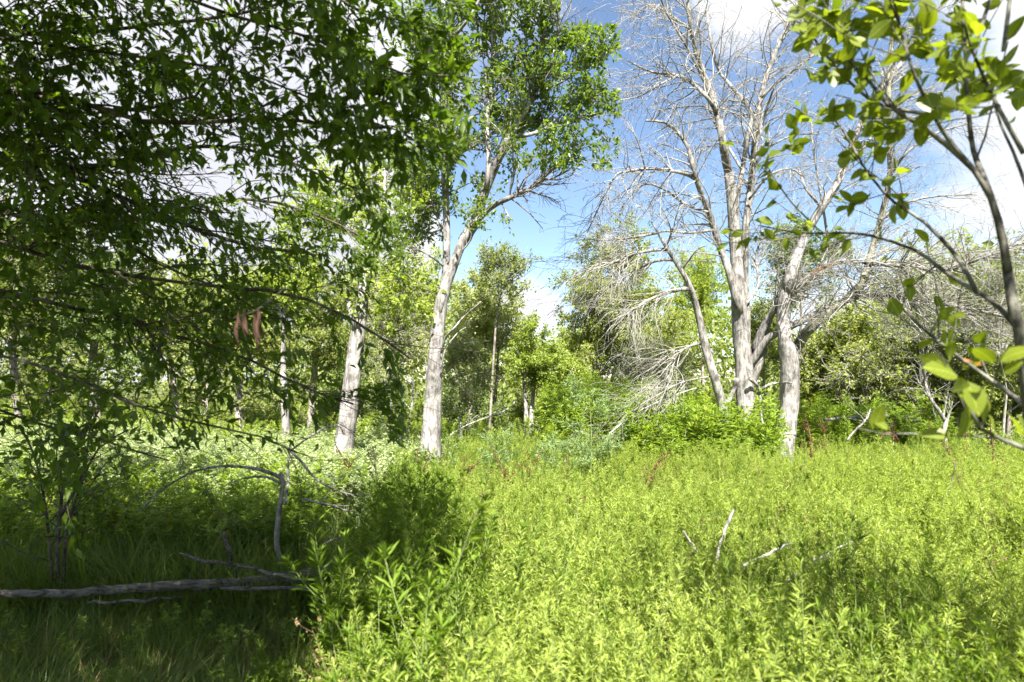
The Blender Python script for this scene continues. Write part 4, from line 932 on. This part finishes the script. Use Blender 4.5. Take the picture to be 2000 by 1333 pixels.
def proto_dead_stem(seed):
    r_ = np.random.default_rng(seed); t = np.linspace(0, 1, 7); ln = r_.normal(0, .16, 2); h = r_.uniform(.75, 1.0)
    ax = np.stack([ln[0] * t ** 1.7, ln[1] * t ** 1.7, h * t], 1); tb = Tubes().add(ax, np.linspace(.003, .001, 7), 3)
    S, R = spawn(r_, ax[None], np.full((1, 7), .002), 9, .16, (.4, .8), (0, 0, .1), .1, 5, .45, 1, .6, .5, .3); tb.add(S, R, 3)
    V, Q = tb.arrays(); LV, LT = leaf_arrays(LEAF2, *leaves_on(r_, S, 7, .012, .7, 0, .2, .2, .004, .2))
    me = mesh_from("dead_stem", np.concatenate([V, LV]), tris=LT + len(V), quads=Q); me.materials.append(M_DRY)
    return bpy.data.objects.new("dead_stem", me)
xy = field(rg, 210, 1.8, 8.6, edge_l, lambda y: y * .95 + .8)
scatter("dead_stems", "thin dry brown stems sticking up through the meadow", "weeds", [proto_dead_stem(395 + i) for i in range(4)], xy, rg.uniform(.7, 1.05, len(xy)) * np.interp(xy[:, 1], [4, 9], [1, .85]), 13, .25)
# pale weeds at the left middle
P_pale = [proto_herb("pale_weed", M_PALE, B_STEM, 400 + i, .72, 62, .06, .34, 5, rise=.35, droop=.15) for i in range(5)]
xy = np.concatenate([field(rg, 4300, 5.4, 9.6, lambda y: -y * .95 - .5, lambda y: np.interp(y, [5, 7, 9.6], [-1.8, -.9, -.8]))])
pn = patch_noise(xy, .9, 8); keep = rg.random(len(xy)) < .75 + .4 * pn; xy = xy[keep]
scatter("pale_weeds", "whitish green weeds in full sun around the feet of the white trunks", "weeds", P_pale, xy, np.clip(.85 + .15 * rg.standard_normal(len(xy)), .5, 1.2), 5)
P_bush = [proto_herb("leafy_weed", M_BROAD, B_STEM, 420 + i, .7, 60, .08, .3, 4, rise=.4, droop=.1) for i in range(4)]
xy = np.concatenate([field(rg, 800, 4.3, 6.6, lambda y: -y * .95 - .5, lambda y: y * 0 - 1.7), field(rg, 170, 1.2, 3.4, lambda y: -y - .6, lambda y: edge_l(y) - .05)])
scatter("leafy_weeds", "green leafy weeds between the dim grass and the pale weeds", "weeds", P_bush, xy, rg.uniform(.5, 1.05, len(xy)) * np.where(xy[:, 1] < 3.6, .45, 1), 6)
# broad-leaved clump round the dead trees
P_broad = [proto_herb("broad_weed", M_BROAD, B_STEM, 440 + i, 1.0, 70, .1, .2, 4, rise=.5, droop=.12) for i in range(5)]
xy = np.concatenate([field(rg, 330, 7.6, 8.5, lambda y: y * 0 + 1.6, lambda y: y * 0 + 3.55), field(rg, 1900, 8.4, 11.5, lambda y: y * 0 + .6, lambda y: y * 0 + 4.1), field(rg, 450, 9.0, 11.5, lambda y: y * 0 + 4.8, lambda y: y * 0 + 7)])
scatter("broad_weeds", "broad-leaved knotty weeds crowding round the dead tree bases", "weeds", P_broad, xy, np.clip(.88 + .2 * rg.standard_normal(len(xy)), .4, 1.3), 7)
# everything further off
P_far = [proto_herb("far_herb", m_, B_STEM, 460 + i, .7, 50, .085, .26, 3) for i, m_ in enumerate((M_HERB, M_BROAD, M_HERB, M_PALE))] + [proto_grass("far_tuft", M_GRASS, 470, .6, 22, .014)]
xy = field(rg, 11000, 8.6, 30, lambda y: -y * 1.0 - 1, lambda y: y * 1.0 + 1, 1.2)
scatter("far_herbs", "mixed sunny herbs and grass running back to the trees", "herbs", P_far, xy, rg.uniform(.5, 1.05, len(xy)), 8)

# ------------------------------------------------------------------ small things
def stick(name, label, cat, px, d0, d1, w0, w1, mat, seed, side=0, group=None, n=12):
    rng = np.random.default_rng(seed)
    P, R = traced(px, d0, d1, w0, w1, n, rng, .01); P[1:-1] += rng.normal(0, .0035, (n - 2, 3))
    tb = Tubes().add(P, R, 7, .08)
    if side:
        S, r = spawn(rng, P[None], R[None], side, np.linalg.norm(P[-1] - P[0]) * .35, (.5, 1.), (0, 0, 0), .12, 5, .2, .95, .5, .35, .3)
        tb.add(S, r, 4)
    o = tb.build(name, mat); o["label"] = label; o["category"] = cat
    if group: o["group"] = group
    return o

def log_():
    rng = np.random.default_rng(60)
    root = thing("fallen_log", "long grey weathered log lying in the dim grass at the left", "log", tuple(at(350, 1150, 3.6) * [1, 1, 0]))
    P, R = traced([(-60, 1158), (60, 1160), (150, 1158), (250, 1150), (350, 1144), (430, 1142), (520, 1136), (580, 1128), (640, 1116), (700, 1098)], 3.45, 4.0, 13, 32, 40, rng, .008)
    P = P + rng.normal(0, .0025, P.shape); Tubes().add(P, R, 24, .05).build("log_body", B_LOG, root)
    e = P[-1]; t = norm(P[-1] - P[-2])
    for k, px in enumerate([[(430, 1150), (520, 1150), (620, 1150), (660, 1140)], [(350, 1080), (400, 1095), (470, 1105), (560, 1130), (640, 1135)], [(440, 1040), (450, 1090), (462, 1130)], [(170, 1180), (260, 1175), (380, 1165)]]):
        Q, r = traced(px, 3.45, 3.7, 9, 5, 14, rng, .01); r[:2] *= (.35, .8); r[-2:] *= (.8, .35); Q[1:-1] += rng.normal(0, .006, (12, 3)); Tubes().add(Q, r, 7, .12).build("side_branch", B_LOG, root)
log_()

def bent_sapling():
    rng = np.random.default_rng(61)
    b = at(550, 1110, 4.1); root = thing("bent_sapling", "thin grey sapling bent over into an arch behind the log", "sapling", (b[0], b[1], 0))
    T = traced([(552, 1105), (541, 1070), (541, 1030), (548, 980), (553, 940), (548, 925)], 4.1, 4.1, 11, 9, 16, rng, .004, True)
    Tubes().add(*T, 8, .07).build("trunk", B_DEAD, root)
    L = [traced([(550, 935), (520, 921), (470, 912), (420, 912), (370, 925), (320, 955), (285, 985)], 4.1, 4.0, 8, 3, 18, rng, .01), traced([(551, 945), (520, 932), (480, 934), (455, 942)], 4.1, 3.9, 6, 3, 10, rng, .01),
         traced([(556, 985), (562, 950), (563, 900), (568, 860)], 4.1, 4.3, 7, 4, 12, rng, .01), traced([(592, 905), (610, 930), (640, 950), (680, 965), (720, 972)], 4.3, 4.3, 5.5, 3, 12, rng, .01), traced([(566, 880), (592, 905), (600, 915)], 4.3, 4.3, 6, 6, 6, rng, .0), traced([(568, 880), (610, 850), (640, 835), (662, 833), (672, 850)], 4.3, 4.6, 5, 2, 12, rng, .01)]
    limb_parts(root, L, B_DEAD, "branch", 6, .08)
    S, r = spawn(rng, *stack(L, 18), 90, .14, (.5, 1.2), (0, 0, -.02), .2, 5, .2, 1, .4, .4, .3, .003)
    Tubes().add(S, np.maximum(r, .0012), 3).build("twigs", B_DEAD, root, kind="stuff")
bent_sapling()

def dark_shrub():
    rng = np.random.default_rng(62)
    b = at(112, 1120, 3.8); root = thing("dark_shrub", "dark-stemmed shrub rising from the dim grass at the left edge", "shrub", (b[0], b[1], 0))
    L = [traced([(112, 1130), (112, 1070), (118, 1000), (126, 940), (160, 860), (200, 790)], 3.8, 4.0, 9, 4, 16, rng, .01, True), traced([(125, 1110), (130, 1040), (150, 970), (190, 880), (250, 840)], 3.8, 3.6, 7, 3, 16, rng, .01, True), traced([(100, 1110), (90, 1000), (70, 900), (40, 830)], 3.8, 4.0, 6, 3, 16, rng, .01, True), traced([(118, 1010), (160, 930), (170, 880), (180, 800)], 3.8, 3.9, 7, 3, 16, rng, .01)]
    limb_parts(root, L, B_DARK, "stem", 7, .05)
    P, R = stack(L, 16)
    A, r = spawn(rng, P, R, 60, .42, (.5, 1.1), (0, 0, .03), .17, 6, .35, 1, .5, .4, .3, .005)
    A2, r2 = spawn(rng, A, r, 170, .18, (.5, 1.), (0, 0, 0), .2, 5, .2, 1, .6, .4, .3, .003)
    Tubes().add(A, r, 4).add(A2, r2, 3).build("twigs", B_DARK, root, kind="stuff")
    lv = leaves_on(rng, A2, 3, .055, .6, .1, .2, .5, .008, .7)
    big = largest_in_view(lv, 200)
    leaf_objects(lv, big, leaf_meshes("leaf", M_SHADE_VEIN, True, 3, 12), root, rng)
    if (~big).any(): leaf_part("foliage", [a[~big] for a in lv], M_SHADE_LEAF, root, LEAF4, kind="stuff")
dark_shrub()

def hanging_leaves():
    rng = np.random.default_rng(63)
    p = at(492, 610, 1.35); root = thing("dead_leaf_cluster", "clump of curled brown dead leaves hanging from a bough", "dead leaves", tuple(p))
    Tubes().add(spline(np.array([at(560, 560, 1.45), at(510, 600, 1.38), p, at(455, 622, 1.34)]), 9), np.linspace(.0016, .001, 9), 5).build("stalk", B_DARK, root)
    ms = leaf_meshes("leaf", M_DEADLEAF, False, 3, 14)
    k = 8
    lv = [p + rng.normal(0, .007, (k, 3)) + np.array([1, 0, 0]) * np.linspace(-.045, .02, k)[:, None], np.column_stack([rng.normal(0, .15, k), rng.normal(0, .2, k), -np.ones(k)]), rng.normal(0, .5, (k, 3)) + [0, -1, 0], rng.uniform(.045, .09, k), rng.uniform(.008, .013, k)]
    leaf_objects(lv, np.ones(k, bool), ms, root, rng)
hanging_leaves()

# dry seed stalks
def dock(px, d, mat, stem, label, seed, w=5, name="dock_stalk", dens=260, side=5):
    rng = np.random.default_rng(seed)
    P, R = traced(px, d, d, w * .7, w * .4, 12, rng, .005, True)
    root = thing(name, label, "seed stalk", (P[0][0], P[0][1], 0), "dry seed stalks")
    S, r = spawn(rng, P[None, 4:], R[None, 4:], side + 2, .22, (.35, .75), (0, 0, .06), .08, 6, .05, .75, .6, .4, .3)
    Tubes().add(P, R, 5).add(S, np.maximum(r, .0014), 4).build("stem", stem, root)
    ax = np.concatenate([spline_batch(np.array([P[5:]]), 6), S])
    lv = leaves_on(rng, ax, dens // len(ax), .019, .6, 0, .1, .2, .011, .2)
    leaf_part("seed_head", lv, mat, root, kind="stuff")
DK = [([(738, 1020), (737, 960), (732, 900), (728, 872)], 5.2, M_BLACKSEED, B_DARK, "blackish seed stalk standing alone right of the leaning white trunk", 6),
      ([(826, 985), (824, 935), (818, 900), (814, 876)], 5.6, M_DOCK, B_REDSTEM, "rusty seed stalk right in front of the forked trunk's foot", 5),
      ([(680, 930), (674, 905), (664, 885), (655, 868)], 6.0, M_DOCK, B_REDSTEM, "pinkish forked seed stalk against the leaning white trunk's foot", 5),
      ([(990, 960), (984, 930), (972, 900), (958, 872)], 5.4, M_DOCK, B_REDSTEM, "tall rusty seed stalk leaning left in the middle of the meadow", 5),
      ([(1032, 945), (1034, 920), (1045, 900), (1058, 882)], 5.8, M_DOCK, B_REDSTEM, "rusty seed stalk leaning right, next to the tall one in mid meadow", 4),
      ([(905, 950), (912, 925), (925, 910), (938, 903)], 5.6, M_DOCK, B_REDSTEM, "small rusty seed stalk bowed to the right near the forked trunk", 4),
      ([(1108, 925), (1108, 905), (1109, 890)], 6.2, M_DOCK, B_REDSTEM, "short upright brown seed stalk right of mid meadow", 4),
      ([(1277, 915), (1288, 900), (1302, 886)], 6.6, M_DOCK, B_REDSTEM, "short brown seed stalk leaning right below the grey twiggy bush", 4),
      ([(1584, 880), (1582, 850), (1576, 825), (1570, 808)], 8.0, M_DOCK, B_REDSTEM, "rusty seed stalk close to the stout grey trunk on its right", 5),
      ([(1615, 870), (1608, 840), (1598, 815)], 8.4, M_DOCK, B_REDSTEM, "rusty seed stalk leaning left, second right of the stout grey trunk", 4),
      ([(1846, 870), (1838, 855), (1824, 840), (1812, 832)], 7.6, M_DOCK, B_REDSTEM, "red seed stalk leaning left at the foot of the little forked dead sapling", 5),
      ([(1942, 930), (1940, 890), (1936, 850), (1934, 828)], 6.0, M_BLACKSEED, B_REDSTEM, "dark reddish seed stalk below the low leaf spray at the right edge", 6),
      ([(1885, 860), (1890, 830), (1896, 805)], 7.8, M_DOCK, B_REDSTEM, "thin brown seed stalk right of the little forked dead sapling", 4),
      ([(1745, 850), (1747, 830), (1746, 812)], 8.6, M_BLACKSEED, B_REDSTEM, "dark seed stalk in the open grass left of the little forked dead sapling", 4)]
for k, (px, d, m, s, lab, w) in enumerate(DK): dock(px, d, m, s, lab, 600 + k, w)

def brown_spray(px, d, label, seed, w=7):
    rng = np.random.default_rng(seed); P, R = traced(px, d, d, w * .4, w * .3, 10, rng, .005)
    root = thing("withered_spray", label, "dead plant", tuple(P[0]), "dry seed stalks")
    Tubes().add(P, R, 5).build("stem", B_REDSTEM, root)
    leaf_part("seed_head", leaves_on(rng, P[None], 130, .018, .6, .1, .05, .5, .006, .3), M_DOCK, root, kind="stuff")
brown_spray([(1098, 990), (1108, 978), (1122, 972), (1140, 975)], 4.6, "bent brown withered spray lying on the bright herbs in mid meadow", 640)
brown_spray([(1720, 855), (1732, 845), (1745, 848), (1756, 862)], 7.2, "drooping brown withered spray in the grass beyond the stout grey trunk", 641)

for k, (px, d0, d1, w0, w1, side, lab, nm) in enumerate([
    ([(1398, 1100), (1408, 1060), (1420, 1025), (1432, 998)], 3.1, 3.3, 7.5, 6, 0, "upright pale grey stick poking out of the bright herbs", "dead_stick"),
    ([(1334, 1038), (1346, 1056), (1362, 1078)], 3.3, 3.2, 5, 4, 0, "short grey stick just left of the upright pale one", "dead_stick"),
    ([(1448, 1108), (1480, 1092), (1510, 1076), (1545, 1062)], 3.0, 3.2, 7, 4, 2, "pale stick lying slantwise in the middle of the three on the herbs", "dead_stick"),
    ([(1540, 1135), (1570, 1110), (1610, 1085), (1665, 1058)], 2.9, 3.2, 7, 3, 3, "long pale twig rising from the dry tuft", "dead_stick"),
    ([(1190, 848), (1230, 815), (1270, 792), (1320, 772), (1365, 757)], 7.4, 8.4, 4.5, 2.5, 8, "long bare pale branch propped low toward the leaning dead trunk", "fallen_branch"),
    ([(880, 850), (910, 832), (945, 818), (990, 800), (1010, 780)], 8.8, 9.6, 4.5, 2.5, 4, "pale fallen branch beyond the forked trunk on its right", "fallen_branch"),
    ([(1380, 858), (1410, 838), (1440, 822)], 7.7, 8.1, 6, 4, 2, "thin pale branch resting against the ragged dead base", "fallen_branch"),
    ([(1655, 860), (1670, 840), (1690, 822), (1700, 800)], 7.4, 7.7, 5, 3, 4, "small grey branched stick standing in grass right of the stout trunk", "dead_stick"),
    ([(1610, 820), (1680, 815), (1740, 812), (1800, 822)], 9.0, 9.4, 7, 4, 14, "grey fallen branch lying along the edge of the thicket", "fallen_branch"),
    ([(590, 975), (640, 985), (690, 1000), (725, 985)], 4.6, 4.9, 5, 3, 6, "thin grey fallen twig behind the log's right end", "fallen_branch"),
    ([(620, 1070), (660, 1050), (705, 1028), (740, 1018)], 4.5, 4.7, 5, 3, 5, "pale dry twig above the log's right end", "fallen_branch")]):
    stick(nm, lab, "stick" if nm == "dead_stick" else "branch", px, d0, d1, w0, w1, B_DEAD if k not in (4, 5, 10) else B_TWIG, 700 + k, side)

def slim_stem():
    rng = np.random.default_rng(66)
    o = Tubes().add(*traced([(1845, 1010), (1850, 975), (1860, 935), (1868, 900)], 4.2, 4.2, 3.4, 2, 12, rng, .004, True), 5).build("wiry_weed", B_DARK)
    o["label"] = "thin black bare stem standing up from the herbs at the right"; o["category"] = "weed"
slim_stem()

def little_sapling():
    rng = np.random.default_rng(67)
    b = at(1846, 860, 7.9); root = thing("dead_sapling", "little forked dead sapling in the grass at the right", "sapling", (b[0], b[1], 0))
    T = traced([(1846, 868), (1844, 845), (1848, 820)], 7.9, 7.9, 11, 10, 10, rng, .0, True); Tubes().add(*T, 7, .06).build("trunk", B_DEAD, root)
    L = [traced([(1847, 825), (1832, 800), (1815, 775), (1808, 750), (1803, 715), (1798, 690)], 7.9, 8.0, 9, 4, 12, rng, .01), traced([(1848, 825), (1855, 805), (1860, 785)], 7.9, 7.9, 6, 3, 8, rng, .0)]
    limb_parts(root, L, B_DEAD, "branch", 6, .06)
    S, r = spawn(rng, *stack(L, 12), 26, .3, (.5, 1.), (0, 0, .05), .18, 6, .3, 1, .5, .3, .3, .005); Tubes().add(S, r, 4).build("twigs", B_TWIG, root, kind="stuff")
little_sapling()

def feathery(px, d, h, label, seed, n=260, l0=.32):
    """fine-leaved blue-green plant with arching plumes"""
    rng = np.random.default_rng(seed); b = at(*px, d); b[2] = 0
    root = thing("feathery_plant", label, "plant", tuple(b), "feathery blue-green plants")
    main = np.array([b + [0, 0, -.05], b + [.01, 0, h * .35], b + [.02, 0, h * .7], b + [0, .02, h]]); P = spline(main, 10); R = np.linspace(.008, .003, 10)
    S, r = spawn(rng, P[None], R[None], 42, l0 * 1.5, (.6, 1.1), (0, 0, -.02), .09, 8, .25, 1, .5, .3, .3)
    S2, r2 = spawn(rng, S, r, n, l0 * .55, (.3, .7), (0, 0, -.05), .08, 6, .15, 1, .5, .4, .3)
    Tubes().add(P, R, 6).add(S, r, 4).build("stem", B_STEM, root)
    leaf_part("plumes", leaves_on(rng, S2, 13, .05, .2, .05, .05, 1., .004, .4), M_BLUE, root, kind="stuff")
feathery((1152, 860), 7.2, 1.38, "tall feathery blue-green plant with arching plumes in front of the olive tree", 81)
feathery((1090, 930), 6.6, .85, "low feathery blue-green plant in mid meadow left of the tall plumed one", 82, 180, .24)
feathery((975, 905), 7.4, .8, "dim feathery plant near the small yellow-green tree", 83, 160, .24)
